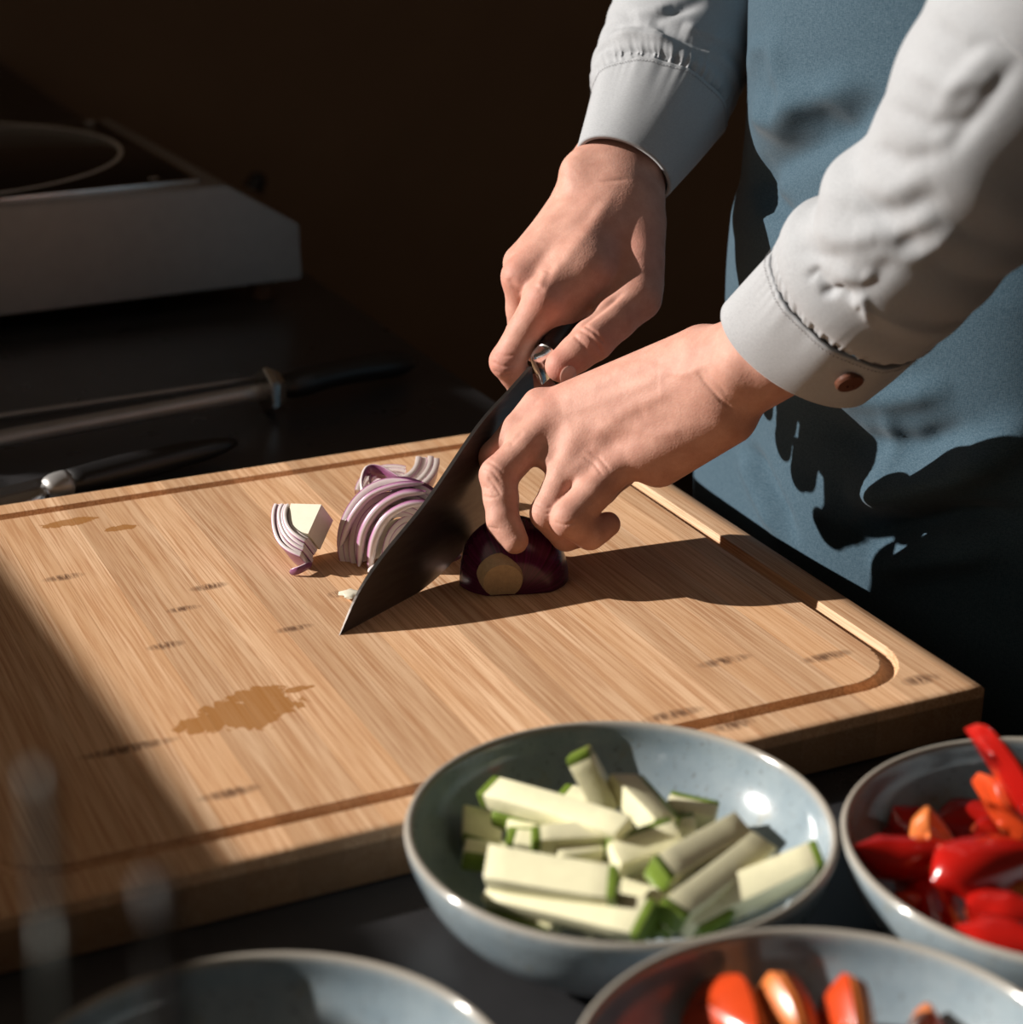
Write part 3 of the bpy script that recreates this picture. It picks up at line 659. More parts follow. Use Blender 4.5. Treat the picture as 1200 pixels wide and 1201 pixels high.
# sliced onion: stacked half-ring layers
def onion_slice(c, ex, ey, R0, r_in, nl, a0, a1, wd, label, name='onion_slice', core=True, curl=0.0, gap=0.02, cat='onion slice', magenta=1.0):
    ex, ey = np.asarray(ex, float), np.asarray(ey, float); ex /= np.linalg.norm(ex); ey = ey-ex*(ey @ ex); ey /= np.linalg.norm(ey); ez = np.cross(ex, ey)
    if ez @ FWD < 0: ez = -ez
    t = thing(name, label, cat, c, 'chopped red onion on the board'); rad = np.linspace(r_in, R0, nl+1)
    for k in range(nl):
        r0, r1 = rad[k]+(rad[1]-rad[0])*gap*0.5, rad[k+1]-(rad[1]-rad[0])*gap*0.5; j0, j1 = R(a0+random.uniform(-2, 2)), R(a1+random.uniform(-2, 2)); n = 26
        th = np.linspace(j0, j1, n); wk = wd*random.uniform(0.94, 1.05); sh = random.uniform(-.0013, .0013); bow = random.uniform(-1, 1)*0.0006
        cs = [(0, 0), (.25, -.015), (.5, -.02), (.75, -.01), (.88, 0), (1, .01), (1, .35), (1, .65), (1, .99), (.88, 1), (.5, 1.02), (.15, 1), (0, .99), (0, .5)]
        V = []; E = []
        for i, q in enumerate(th):
            tap = 1-0.25*abs(2*i/(n-1)-1)**4; br = 1+0.05*math.sin(2.3*q+c[0]*900)+0.008*math.sin(5*q+k)
            for (u, wv) in cs:
                rr = (r0+(r1-r0)*u)*br; zz = (wv-0.5)*wk*tap+sh+curl*(i/(n-1)-.5)**2
                V.append(c+ex*rr*math.cos(q)+ey*rr*math.sin(q)+ez*zz); E.append(min(1, (u**2.2)*magenta*(1 if k < nl-1 else 1.1)))
        m = len(cs); F = [tuple(f) for f in grid_faces(n, m, close_m=True)]+[tuple(range(m))[::-1], tuple(range((n-1)*m, n*m))]
        mesh('onion_layer', V, F, M['onion_layer'], t, attr={'edge': E}, sharp=45)
    if core and r_in > 0.002:
        n = 16; th = np.linspace(R(a0), R(a1), n); pts = [c+ez*s*wd*.48 for s in (-1, 1)]; V = [pts[0], pts[1]]
        for q in th:
            for s in (-1, 1): V.append(c+(ex*math.cos(q)+ey*math.sin(q))*r_in*.99+ez*s*wd*.48)
        F = []
        for i in range(n-1):
            a, b_ = 2+2*i, 4+2*i; F += [(0, a, b_), (1, b_+1, a+1), (a, a+1, b_+1, b_)]
        F += [(0, 1, 3, 2), (1, 0, 2+2*(n-1), 3+2*(n-1))]
        mesh('onion_core', V, F, M['onion_flesh'], t, smooth=False)
    return t
def ribbon(pts, wd, th, label, up=None, magenta=1.0):
    P = catmull(np.array(pts), 30); T = np.gradient(P, axis=0); T /= np.linalg.norm(T, axis=1)[:, None]
    up = np.array([0, 0, 1.0]) if up is None else np.asarray(up, float); A = np.cross(T, up); A /= np.linalg.norm(A, axis=1)[:, None]; B = np.cross(A, T)
    cs = [(-.5, -.5), (0, -.55), (.5, -.5), (.55, 0), (.5, .5), (0, .55), (-.5, .5), (-.55, 0)]; m = len(cs); s = np.linspace(0, 1, 30); tp = np.sqrt(np.maximum(0.08, 1-np.abs(2*s-1)**5))
    V = [P[i]+A[i]*u*th*tp[i]+B[i]*v*wd*tp[i] for i in range(30) for (u, v) in cs]; E = [min(1, max(0, (0.5+u))*magenta) for i in range(30) for (u, v) in cs]
    F = [tuple(f) for f in grid_faces(30, m, close_m=True)]+[tuple(range(m))[::-1], tuple(range(29*m, 30*m))]
    o = mesh('onion_ribbon', V, F, M['onion_layer'], None, base=P[0], attr={'edge': E}); return tag(o, label, 'onion slice', 'chopped red onion on the board')
def op(px, py, h): return at(px, py, ZT+h)
dn = lambda tilt: np.array([0, 0, 1.0])*math.cos(tilt)+np.array([math.sin(YAW), math.cos(YAW), 0])*math.sin(tilt)   # image-up axis leaning back
exr = RGT
onion_slice(at(384, 601, ZT+.0270), exr-.55*fh, dn(.95), .0320, .0195, 6, 190, 272, .018, 'onion wedge with a white core at the left of the chopped pile')
onion_slice(at(474, 645, ZT+.0080), exr-.25*fh, dn(.30), .0395, .0180, 6, 62, 202, .010, 'broad fan of stacked onion layers in the middle of the pile')
onion_slice(at(492, 652, ZT+.0070), exr-.35*fh, dn(.45), .0360, .0260, 3, 84, 188, .008, 'magenta onion arcs leaning in front of the broad fan', core=False, magenta=1.3)
onion_slice(at(497, 655, ZT+.0060), exr-.2*fh, dn(.5), .0240, .0120, 4, 95, 178, .008, 'small inner onion slice tucked against the blade')
onion_slice(at(452, 538, ZT+.0280), exr+.2*fh, dn(.9), .0310, .0175, 4, 272, 352, .013, 'thick white onion piece curving up behind the blade', core=False, magenta=.85)
onion_slice(at(462, 585, ZT+.0060), exr, dn(.9), .0230, .0130, 4, 70, 170, .007, 'onion slice lying at the back of the pile', core=False)
FC = at(474, 645, ZT+.008); fn_ = np.cross(exr-.25*fh, dn(.30)); fn_ /= np.linalg.norm(fn_); fn_ = -fn_ if fn_ @ FWD > 0 else fn_
fp = lambda x, y, d: on_plane(x, y, FC, fn_)+fn_*d
ribbon([fp(505, 576, .009), fp(478, 578, .010), fp(452, 594, .011), fp(434, 622, .011), fp(427, 662, .009)], .007, .0042, 'bright magenta onion arc sweeping over the front of the fan', up=fn_, magenta=1.25)
ribbon([fp(512, 588, .009), fp(486, 590, .011), fp(462, 604, .012), fp(447, 630, .012), fp(440, 668, .010)], .007, .0040, 'purple onion arc just inside the bright magenta one', up=fn_, magenta=1.15)
ribbon([fp(500, 566, .005), fp(470, 568, .007), fp(440, 580, .008), fp(418, 606, .008), fp(404, 640, .007)], .006, .0034, 'dark-edged onion arc along the outer side of the fan', up=fn_, magenta=1.2)
ribbon([fp(470, 664, .010), fp(478, 640, .012), fp(494, 618, .012), fp(512, 604, .010)], .006, .0030, 'short purple onion arc touching the blade', up=fn_, magenta=1.15)
ribbon([op(432, 592, .02), op(424, 572, .026), op(430, 553, .030), op(446, 552, .030), op(470, 566, .026), op(497, 580, .02)], .006, .0016, 'thin onion ribbon looped over the top of the pile')
ribbon([op(440, 585, .02), op(434, 566, .024), op(440, 556, .026), op(456, 560, .024), op(480, 575, .02)], .005, .0014, 'second onion ribbon nested inside the looped one')
ribbon([op(402, 625, .016), op(418, 604, .024), op(448, 590, .026), op(480, 578, .022)], .006, .0020, 'purple onion ribbon running up to the loop')
ribbon([op(446, 655, .006), op(462, 630, .014), op(484, 610, .016), op(505, 592, .014)], .004, .0022, 'bright magenta onion strip slanting beside the blade', magenta=1.2)
ribbon([op(424, 590, .026), op(432, 584, .027), op(441, 588, .026)], .006, .0022, 'small curled onion bit on top of the pile')
ribbon([op(418, 600, .022), op(428, 594, .025), op(440, 596, .024)], .005, .0020, 'small curled onion bit below the first one')
ribbon([op(340, 672, .0015), op(352, 668, .0040), op(366, 661, .0040)], .004, .0012, 'sliver of onion skin under the left wedge')
ribbon([op(505, 668, .0015), op(525, 658, .004), op(541, 652, .003)], .003, .0015, 'onion sliver between the blade and the onion half')
ribbon([op(432, 672, .002), op(442, 666, .004), op(452, 664, .003)], .004, .0025, 'pale onion scrap at the foot of the pile', magenta=.4)
b = bmesh.new(); q = at(411, 698, ZT+.001); bmesh.ops.create_icosphere(b, subdivisions=2, radius=.0055, matrix=Matrix.Translation(Vector(q)))
for v in b.verts: v.co.z = q[2]+(v.co.z-q[2])*.30+.0008; v.co.x += .0016*math.sin(v.co.y*900); v.co.y += .0012*math.sin(v.co.x*1100)
tag(bm_obj('onion_scrap', b, M['onion_flesh'], None, q), 'tiny white onion scrap by the knife tip', 'onion scrap')

# ------------------------------------------------------------------ portable stove
sp0 = at(356, 327, .018); sp1 = at(0, 371, .018); SX = sp0-sp1; SX[2] = 0; SX /= np.linalg.norm(SX); SY = np.array([-SX[1], SX[0], 0.0])
on_f = lambda px, py: on_plane(px, py, sp0, SY)
Bt, Ct, Dt = on_f(265, 218), on_f(351, 262), on_f(357, 320)
loc2 = lambda P: (np.asarray(P)-sp0) @ SX
xb, xc, zb, zc_, zd = loc2(Bt), loc2(Ct), Bt[2], Ct[2], 0.018; SL, SDp = -0.42, 0.36
st = thing('portable_stove', 'portable stainless steel ceramic stove in the dark at back left', 'stove', (*(sp0+SX*-0.2+SY*0.18)[:2], 0))
prof = [(SL, zd), (xc-0.001, zd), (xc+0.001, zd+.003), (xc, zc_-.002), (xc-.003, zc_+.001), (xb+.003, zb-.0015), (xb-.001, zb), (SL, zb)]
b = bmesh.new(); fr = [b.verts.new(sp0*np.array([1, 1, 0])+SX*x+np.array([0, 0, z])) for x, z in prof]; bk = [b.verts.new(sp0*np.array([1, 1, 0])+SX*x+SY*SDp+np.array([0, 0, z])) for x, z in prof]
b.faces.new(fr); b.faces.new(bk[::-1]); n = len(prof)
for i in range(n): b.faces.new((fr[(i+1) % n], fr[i], bk[i], bk[(i+1) % n]))
bmesh.ops.recalc_face_normals(b, faces=b.faces)
bmesh.ops.bevel(b, geom=[e for e in b.edges if e.calc_face_angle(0) > R(60)], offset=.002, segments=2, affect='EDGES'); bm_obj('housing', b, M['steel'], st, smooth=False)
sw = lambda x, y, z: sp0*np.array([1, 1, 0])+SX*x+SY*y+np.array([0, 0, z])
gx1 = (at(229, 214, zb)-sp0) @ SX; gy0 = (at(229, 214, zb)-sp0) @ SY; gy1 = SDp-.02
RS = Matrix((tuple(SX), tuple(SY), (0, 0, 1))).transposed()
b = bmesh.new(); bm_box(b, sw((SL+.02+gx1)/2, (gy0+gy1)/2, zb+.001), (gx1-SL-.02, gy1-gy0, .004), RS, .001); gl = bm_obj('glass_top', b, M['black_gloss'], st)
b = bmesh.new()
for (x0, x1, y0, y1) in ((gx1, gx1+.004, gy0-.004, gy1), (SL+.02, gx1+.004, gy0-.004, gy0)): bm_box(b, sw((x0+x1)/2, (y0+y1)/2, zb+.0012), (x1-x0, y1-y0, .005), RS, .0008)
bm_obj('glass_trim', b, M['bright_steel'], st)
pA, pB, pC = at(143, 181, zb+.003), at(25, 223, zb+.003), at(25, 146, zb+.003)
def circ(a, b_, c):
    A_ = np.array([[2*(b_-a)[0], 2*(b_-a)[1]], [2*(c-a)[0], 2*(c-a)[1]]]); q = np.array([b_[:2] @ b_[:2]-a[:2] @ a[:2], c[:2] @ c[:2]-a[:2] @ a[:2]]); o_ = np.linalg.solve(A_, q); return o_, np.linalg.norm(a[:2]-o_)
rc, rr_ = circ(pA, pB, pC)
V, F = lathe([(rr_-.003, 0), (rr_-.003, .0006), (rr_+.001, .0006), (rr_+.001, 0)], (*rc, zb+.0031), 96); mesh('cooking_zone_ring', V, F, M['cream_line'], gl)
sn = np.array([Bt-Ct]); sld = (Ct-Bt)/np.linalg.norm(Ct-Bt); slope_n = np.cross(SY, sld); slope_n = slope_n if slope_n[2] > 0 else -slope_n
for kpx in ((297, 222), (190, 150)):
    q = on_plane(*kpx, Bt, slope_n)-slope_n*.001; b = bmesh.new(); bm_cyl(b, q, q+slope_n*.003, .016, .016, 32); bm_cyl(b, q+slope_n*.003, q+slope_n*.020, .0125, .0105, 28)
    bm_box(b, q+slope_n*.021+sld*0, (.004, .022, .006), RS, .001); bm_obj('knob', b, M['black_plastic'], st)
for q in (at(180, 209, zb+.003), at(105, 143, zb+.003)):
    b = bmesh.new(); bm_box(b, q, (.008, .004, .0008), RS); bm_obj('glass_mark', b, M['cream_line'], gl, smooth=False)
for fx, fy in ((xc-.03, .02), (xc-.03, SDp-.03), (SL+.04, .02), (SL+.04, SDp-.03)):
    b = bmesh.new(); bm_cyl(b, sw(fx, fy, 0.0006), sw(fx, fy, .0185), .011, .013, 24); bm_obj('foot', b, M['rubber'], st)

# ------------------------------------------------------------------ tools behind the board
ss = thing('sharpening_steel', 'sharpening steel rod with black handle lying behind the board', 'sharpening steel', at(320, 470, 0))
a0, a1 = at(-60, 526, .016), at(312, 458, .017); axd = (a1-a0)/np.linalg.norm(a1-a0)
V, F = sweep(lin(a0, a1, 12), np.full(12, .0062), 20); mesh('rod', V, F, M['steel'], ss)
b = bmesh.new(); bm_cyl(b, a1-axd*.002, a1+axd*.005, .0185, .0165, 6); bm_cyl(b, a1+axd*.005, a1+axd*.012, .0165, .012, 6)
bmesh.ops.bevel(b, geom=list(b.edges), offset=.0012, segments=2, affect='EDGES'); bm_obj('guard', b, M['bright_steel'], ss)
h0 = a1+axd*.011; h1 = at(486, 424, .011); hp = lin(h0, h1, 14); hp[:, 2] += 0.003*np.sin(np.linspace(0, np.pi, 14))
V, F = sweep(hp, [.0085, .0115, .0128, .0122, .0116, .0114, .0115, .0118, .0122, .0126, .0128, .0122, .0098, .0045], 20, 0.85); mesh('handle', V, F, M['black_plastic'], ss)
ck = thing('paring_knife', 'knife with black handle and shiny blade at the board\'s back left', 'knife', at(80, 560, 0))
h0, h1 = at(78, 566, .010), at(276, 518, .010); hp = lin(h0, h1, 14)
V, F = sweep(hp, [.0105, .0110, .0115, .0118, .0120, .0120, .0118, .0115, .0112, .0108, .0102, .0092, .0072, .0035], 20, 0.75); mesh('handle', V, F, M['black_plastic'], ck)
axd = (h1-h0)/np.linalg.norm(h1-h0); sdv = np.cross([0, 0, 1], axd)
V, F = sweep(lin(h0-axd*.016, h0+axd*.001, 6), [.0060, .0085, .0100, .0106, .0108, .0108], 20, 0.75); mesh('bolster', V, F, M['steel'], ck)
bp = h0-axd*.012; N = 26; rows = []
for i in range(N):
    u = i/(N-1); x = -u*.17; hh = .026*(1-u**2.2)*min(1, .35+u*9); th = .0012*(1-u*.7)
    rows.append([bp+axd*x+sdv*(.006)+np.array([0, 0, th+.004]), bp+axd*x-sdv*(hh-.006)*.5+np.array([0, 0, th*.8+.001]), bp+axd*x-sdv*(hh-.006)+np.array([0, 0, -.004]), bp+axd*x-sdv*(hh-.006)*.5+np.array([0, 0, -th-.001]), bp+axd*x+sdv*(.006)+np.array([0, 0, -th+.003])])
V = np.array(rows).reshape(-1, 3); F = [tuple(f) for f in grid_faces(N, 5, close_m=True)]+[tuple(range(5))[::-1], tuple(range((N-1)*5, N*5))]
mesh('blade', V, F, M['bright_steel'], ck)
sk = at(-40, 494, .003); V, F = sweep(lin(sk, at(300, 444, .003), 10), np.linspace(.0024, .0016, 10), 10)
tag(mesh('metal_skewer', V, F, M['steel'], None, base=sk), 'thin metal skewer lying just behind the sharpening steel', 'skewer')

# two utensil handles very near the lens, standing in a crock below the frame
def near(px, py, t): return CAM+ray(px, py)*t
b0, b1 = near(70, 1240, .28), near(46, 900, .28); d_ = b1-b0
cr = near(120, 1330, .28); cr[2] = 0
tt = thing('utensil_crock', 'small dark crock holding two utensils at bottom left', 'crock', cr)
V, F = lathe([(.0005, .004), (.040, .004), (.043, .085), (.046, .086), (.046, .0), (.0005, 0)], cr, 40); mesh('crock_wall', V, F, M['crock'], tt)
tu = thing('spoon', 'blurred slim steel spoon handle rising at the bottom left', 'spoon', cr+np.array([0, 0, .006]), 'utensils in the crock')
top = b1; bot = cr+np.array([-.012, .0, .006]); V, F = sweep(catmull(np.array([bot, bot*.5+b0*.5, b0, (b0+b1)/2, top]), 24), np.linspace(.0012, .0016, 24), 12); mesh('handle', V, F, M['dull_metal'], tu)
q1 = near(185, 1030, .28); bot = cr+np.array([.012, .0, .006]); tu = thing('wooden_stirrer', 'blurred dark wooden stick standing right of the spoon handle', 'stirrer', bot, 'utensils in the crock')
V, F = sweep(catmull(np.array([bot, bot*.5+q1*.5, q1]), 20), np.full(20, .0024), 12); mesh('stick', V, F, M['wood'], tu)

# ------------------------------------------------------------------ the person
TN, TF = 1.045, 1.10
person = thing('person', 'person in a grey shirt and blue apron chopping onion with both hands', 'person', (0.28, 0.0, -0.9))
def crease(V, N, lines, facing=None):
    """press or raise lines drawn on the surface seen from the front; V in pixel space"""
    fw = np.clip(-N[:, 2]*2.0, 0, 1) if facing is None else facing; out = np.zeros(len(V))
    for pts, wdt, amp in lines:
        pts = np.asarray(pts, float); lo, hi = pts.min(0)-wdt*3, pts.max(0)+wdt*3
        m = np.where((V[:, 0] > lo[0]) & (V[:, 0] < hi[0]) & (V[:, 1] > lo[1]) & (V[:, 1] < hi[1]))[0]
        if not len(m): continue
        d, pr = poly_dist(V[m, :2], pts); out[m] += amp*np.exp(-(d/wdt)**2)*np.minimum(1, np.minimum(pr, 1-pr)*6+0.15)
    return V+N*(out*fw)[:, None]
def redness(V, spots):
    r = np.zeros(len(V))
    for (x, y, z, rad, a) in spots: r = np.maximum(r, a*np.exp(-(((V-np.array([x, y, z]))/rad)**2).sum(1)))
    return r
# --- near (left) hand, pixel space around distance TN
g = SDF((535, 250, -320), (1080, 690, 150), 1.8); P_ = g.F
g.cone(P_, (848, 442, -68), (938, 396, -142), 60, 56, 0, ((0.6, -0.3, 1), 1.30)); g.cone(P_, (938, 396, -142), (1030, 312, -248), 56, 44, 10, ((0.7, -0.5, 1), 1.30))
for a, b_, ra, rb in (((822, 415, -46), (638, 478, 34), 33, 19), ((828, 432, -58), (652, 494, 13), 35, 20), ((836, 452, -66), (684, 516, -10), 35, 20), ((846, 474, -70), (724, 546, -28), 33, 20)):
    g.cone(P_, a, b_, ra, rb, 22)
g.cone(P_, (852, 490, -62), (772, 540, -24), 34, 32, 20); g.cone(P_, (790, 470, -14), (700, 520, 25), 30, 22, 18)
g.cone(P_, (866, 428, -116), (862, 436, -114), 15, 15, 26)                                # ulna bump
chains = {'index': [(632, 475, 36, 20), (581, 536, 24, 19), (585, 590, 18, 16.5), (598, 618, 12, 13.5)],
          'middle': [(648, 492, 12, 21), (585, 558, -12, 22.5), (590, 611, -28, 19.5), (604, 634, -36, 16)],
          'ring': [(682, 514, -9, 21), (643, 602, -28, 21), (664, 628, -14, 18), (694, 624, 0, 14)],
          'pinky': [(724, 546, -28, 22), (669, 608, -46, 23), (692, 626, -36, 18.5), (713, 615, -22, 15)],
          'thumb': [(800, 460, 14, 28), (750, 530, 62, 22), (705, 575, 52, 18), (680, 598, 36, 15)]}
for a, b_, r0, r1 in (((664, 504, 4), (642, 540, -8), 19, 13), ((704, 530, -20), (679, 556, -30), 19, 13), ((640, 486, 24), (610, 516, 10), 18, 14)): g.cone(P_, a, b_, r0, r1, 14)
RES = P_.copy()
for nm_, ch in chains.items():
    Gf = g.new()
    for (x0, y0, z0, r0), (x1, y1, z1, r1) in zip(ch[:-1], ch[1:]):
        mx, my, mz = (x0+x1)/2, (y0+y1)/2, (z0+z1)/2; rm = (r0+r1)/2*0.975
        g.cone(Gf, (x0, y0, z0), (mx, my, mz), r0, rm, 5); g.cone(Gf, (mx, my, mz), (x1, y1, z1), rm, r1, 5)
    RES = np.minimum(RES, SDF.smin(P_, Gf, 11))
V, Fq = g.nets(RES); V = relax(V, Fq, 3); N = normals(V, Fq)
NEAR_CR = [([(567, 548), (577, 552), (588, 566)], 1.7, -.8), ([(570, 540), (580, 545), (592, 556)], 1.6, -.6), ([(572, 560), (580, 568), (588, 582)], 1.7, -.8), ([(566, 570), (574, 574), (582, 578)], 1.5, -.6),
           ([(565, 582), (575, 584), (585, 583)], 1.6, -.6), ([(572, 534), (581, 536)], 1.4, -.5), ([(572, 618), (586, 621)], 1.5, -.6), ([(614, 506), (604, 516), (598, 522)], 3.0, -.9),
           ([(626, 590), (640, 596), (652, 594)], 1.4, -.7), ([(626, 597), (640, 603), (652, 600)], 1.4, -.5), ([(650, 612), (662, 616), (676, 612)], 1.4, -.6), ([(690, 530), (702, 536), (716, 552)], 1.5, -.8), ([(684, 536), (696, 543), (708, 558)], 1.4, -.7),
           ([(818, 436), (832, 454), (846, 470), (860, 480)], 2.4, -.9), ([(828, 432), (842, 450), (852, 462)], 2.0, -.4), ([(744, 578), (740, 570), (745, 562)], 2.0, -1.0),
           ([(780, 440), (720, 462), (660, 486)], 8, 1.3), ([(790, 456), (740, 482), (694, 508)], 8, 1.2), ([(770, 422), (700, 446), (650, 466)], 8, 1.1), ([(760, 478), (730, 492), (684, 502)], 9, -1.3), ([(740, 450), (700, 466), (664, 480)], 8, -.9),
           ([(760, 430), (800, 440), (830, 428)], 5, .8), ([(742, 500), (770, 510), (800, 505)], 7, 1.0)]
V = crease(V, N, [(p_, w_, a_*(1.5 if w_ < 3 else 1.0)) for p_, w_, a_ in NEAR_CR])
near_red = redness(V, [(580, 556, 0, 20, .75), (642, 596, -10, 18, .6), (666, 612, -30, 18, .6), (640, 480, 20, 26, .35), (690, 516, 0, 24, .35), (722, 546, -20, 22, .3), (602, 636, 10, 16, .6), (710, 616, -5, 16, .5), (850, 440, -20, 40, .25)])
nearV, nearF = px2w(V, TN), Fq
# --- far (right) hand
g = SDF((545, 110, -95), (860, 500, 240), 1.8); P_ = g.F
g.cone(P_, (722, 208, 88), (780, 75, 200), 60, 36, 0, ((0.15, -0.75, -0.65), 1.28))
for a, b_, ra, rb in (((735, 232, 62), (640, 350, -18), 36, 22), ((718, 228, 74), (612, 324, 14), 38, 23), ((704, 226, 88), (612, 308, 50), 38, 21), ((694, 222, 104), (632, 296, 86), 34, 19)):
    g.cone(P_, a, b_, ra, rb, 22)
g.cone(P_, (744, 250, 62), (747, 335, 22), 33, 31, 20); g.cone(P_, (715, 275, 50), (690, 330, 18), 34, 28, 20)
g.cone(P_, (676, 200, 66), (680, 208, 64), 14, 14, 26); g.cone(P_, (688, 312, 4), (650, 388, 12), 30, 21, 26)
chains = {'index': [(636, 354, -14, 23), (595, 424, 4, 20.5), (612, 452, 28, 16.5), (640, 458, 38, 14)],
          'middle': [(612, 326, 14, 22), (614, 398, 50, 18), (648, 420, 66, 16), (680, 405, 60, 13)],
          'ring': [(614, 310, 50, 20), (634, 385, 92, 17), (668, 400, 96, 15), (698, 380, 86, 13)],
          'pinky': [(636, 298, 86, 18), (664, 362, 122, 15), (694, 368, 116, 13), (716, 350, 104, 11)],
          'thumb': [(752, 262, 50, 29), (747, 348, 0, 29), (695, 399, -34, 25), (659, 429, -44, 20)]}
RES = P_.copy()
for nm_, ch in chains.items():
    Gf = g.new()
    for (x0, y0, z0, r0), (x1, y1, z1, r1) in zip(ch[:-1], ch[1:]):
        mx, my, mz = (x0+x1)/2, (y0+y1)/2, (z0+z1)/2; rm = (r0+r1)/2*0.955
        g.cone(Gf, (x0, y0, z0), (mx, my, mz), r0, rm, 5); g.cone(Gf, (mx, my, mz), (x1, y1, z1), rm, r1, 5)
    RES = np.minimum(RES, SDF.smin(P_, Gf, 10))
V, Fq = g.nets(RES); V = relax(V, Fq, 3); N = normals(V, Fq)
FAR_CR = [([(678, 386), (690, 392), (702, 405), (706, 416)], 2.2, -2.2), ([(684, 380), (698, 390), (710, 404)], 2.0, -1.8), ([(672, 392), (682, 402), (690, 412)], 1.8, -1.4),
          ([(732, 342), (705, 364), (680, 382), (655, 402)], 3.5, -3.0), ([(720, 225), (690, 270), (650, 320), (630, 350)], 8, 1.8), ([(705, 225), (660, 270), (615, 312)], 8, 1.4), ([(648, 306), (640, 330), (632, 346)], 5, -1.2),
          ([(641, 318), (633, 338)], 5, 2.2), ([(596, 326), (604, 338), (612, 344)], 4, -1.5), ([(576, 424), (590, 430), (606, 428)], 1.8, -1.0), ([(578, 434), (590, 440), (602, 438)], 1.6, -1.0), ([(580, 414), (592, 418), (606, 416)], 1.6, -.8),
          ([(664, 208), (700, 214), (740, 210)], 2.5, -.9), ([(700, 290), (720, 320), (735, 340)], 12, 1.0)]
V = crease(V, N, FAR_CR)
far_red = redness(V, [(592, 424, 0, 24, .65), (636, 352, -30, 26, .35), (604, 322, 10, 26, .45), (660, 434, -50, 22, .8), (695, 400, -45, 22, .35), (740, 300, 20, 50, .35)])
farV, farF = px2w(V, TF), Fq
# --- sleeves as rings (upper point, lower point, depth, half thickness) in pixel space, continued to the shoulders in world space
def ring_world(U, L, wc, hd, t0, bulge=None):
    U, L = np.array(U, float), np.array(L, float); C = (U+L)/2; c = px2w([(*C, wc)], t0)[0]; e1 = px2w([(*L, wc)], t0)[0]-c
    return c, e1, hd*t0/FPX, bulge
def tube_rings(rs, shoulder, nout):
    C = np.array([r[0] for r in rs]); E1 = np.array([r[1] for r in rs]); H = np.array([[r[2]] for r in rs])
    last = C[-1]; 
    for k, (c, rad) in enumerate(shoulder): C = np.vstack([C, c]); E1 = np.vstack([E1, E1[-1]/np.linalg.norm(E1[-1])*rad]); H = np.vstack([H, [[rad]]])
    A = np.hstack([C, E1, H]); A = catmull(A, nout); return A[:, :3], A[:, 3:6], A[:, 6]
def tube_surface(C, E1, H, m=220, a=0.0):
    T = np.gradient(C, axis=0); T /= np.linalg.norm(T, axis=1)[:, None]
    e1 = E1-T*(E1*T).sum(1)[:, None]*0.35; n1 = e1/np.linalg.norm(e1, axis=1)[:, None]; E2 = np.cross(n1, T); E2 /= np.linalg.norm(E2, axis=1)[:, None]
    s = np.sign((E2 @ -FWD)); E2 = E2*s[:, None]
    th = np.linspace(0, 2*np.pi, m, endpoint=False)
    V = C[:, None]+np.cos(th)[None, :, None]*E1[:, None]+np.sin(th)[None, :, None]*(E2*H[:, None])[:, None]
    return V, th, T
def cloth_creases(V, F, lines, k=1.0):
    """V world (n,3); lines in photo pixels, amp and width in pixels"""
    N = normals(V, F); 
    pj = proj(V); sc = pj[:, 2]/FPX; view = V-CAM; view /= np.linalg.norm(view, axis=1)[:, None]
    fac = np.clip(np.abs((N*view).sum(1))*2.5, 0, 1)*((N*view).sum(1)*SGN < 0)
    out = np.zeros(len(V)); P2 = pj[:, :2]
    for pts, wdt, amp in lines:
        pts = np.asarray(pts, float); lo, hi = pts.min(0)-wdt*3, pts.max(0)+wdt*3
        m = np.where((P2[:, 0] > lo[0]) & (P2[:, 0] < hi[0]) & (P2[:, 1] > lo[1]) & (P2[:, 1] < hi[1]))[0]
        if not len(m): continue
        d, pr = poly_dist(P2[m], pts); out[m] += amp*np.exp(-(d/wdt)**2)*np.minimum(1, np.minimum(pr, 1-pr)*4+0.05)
    return V+N*SGN*(out*sc*fac*k)[:, None]
SGN = 1.0
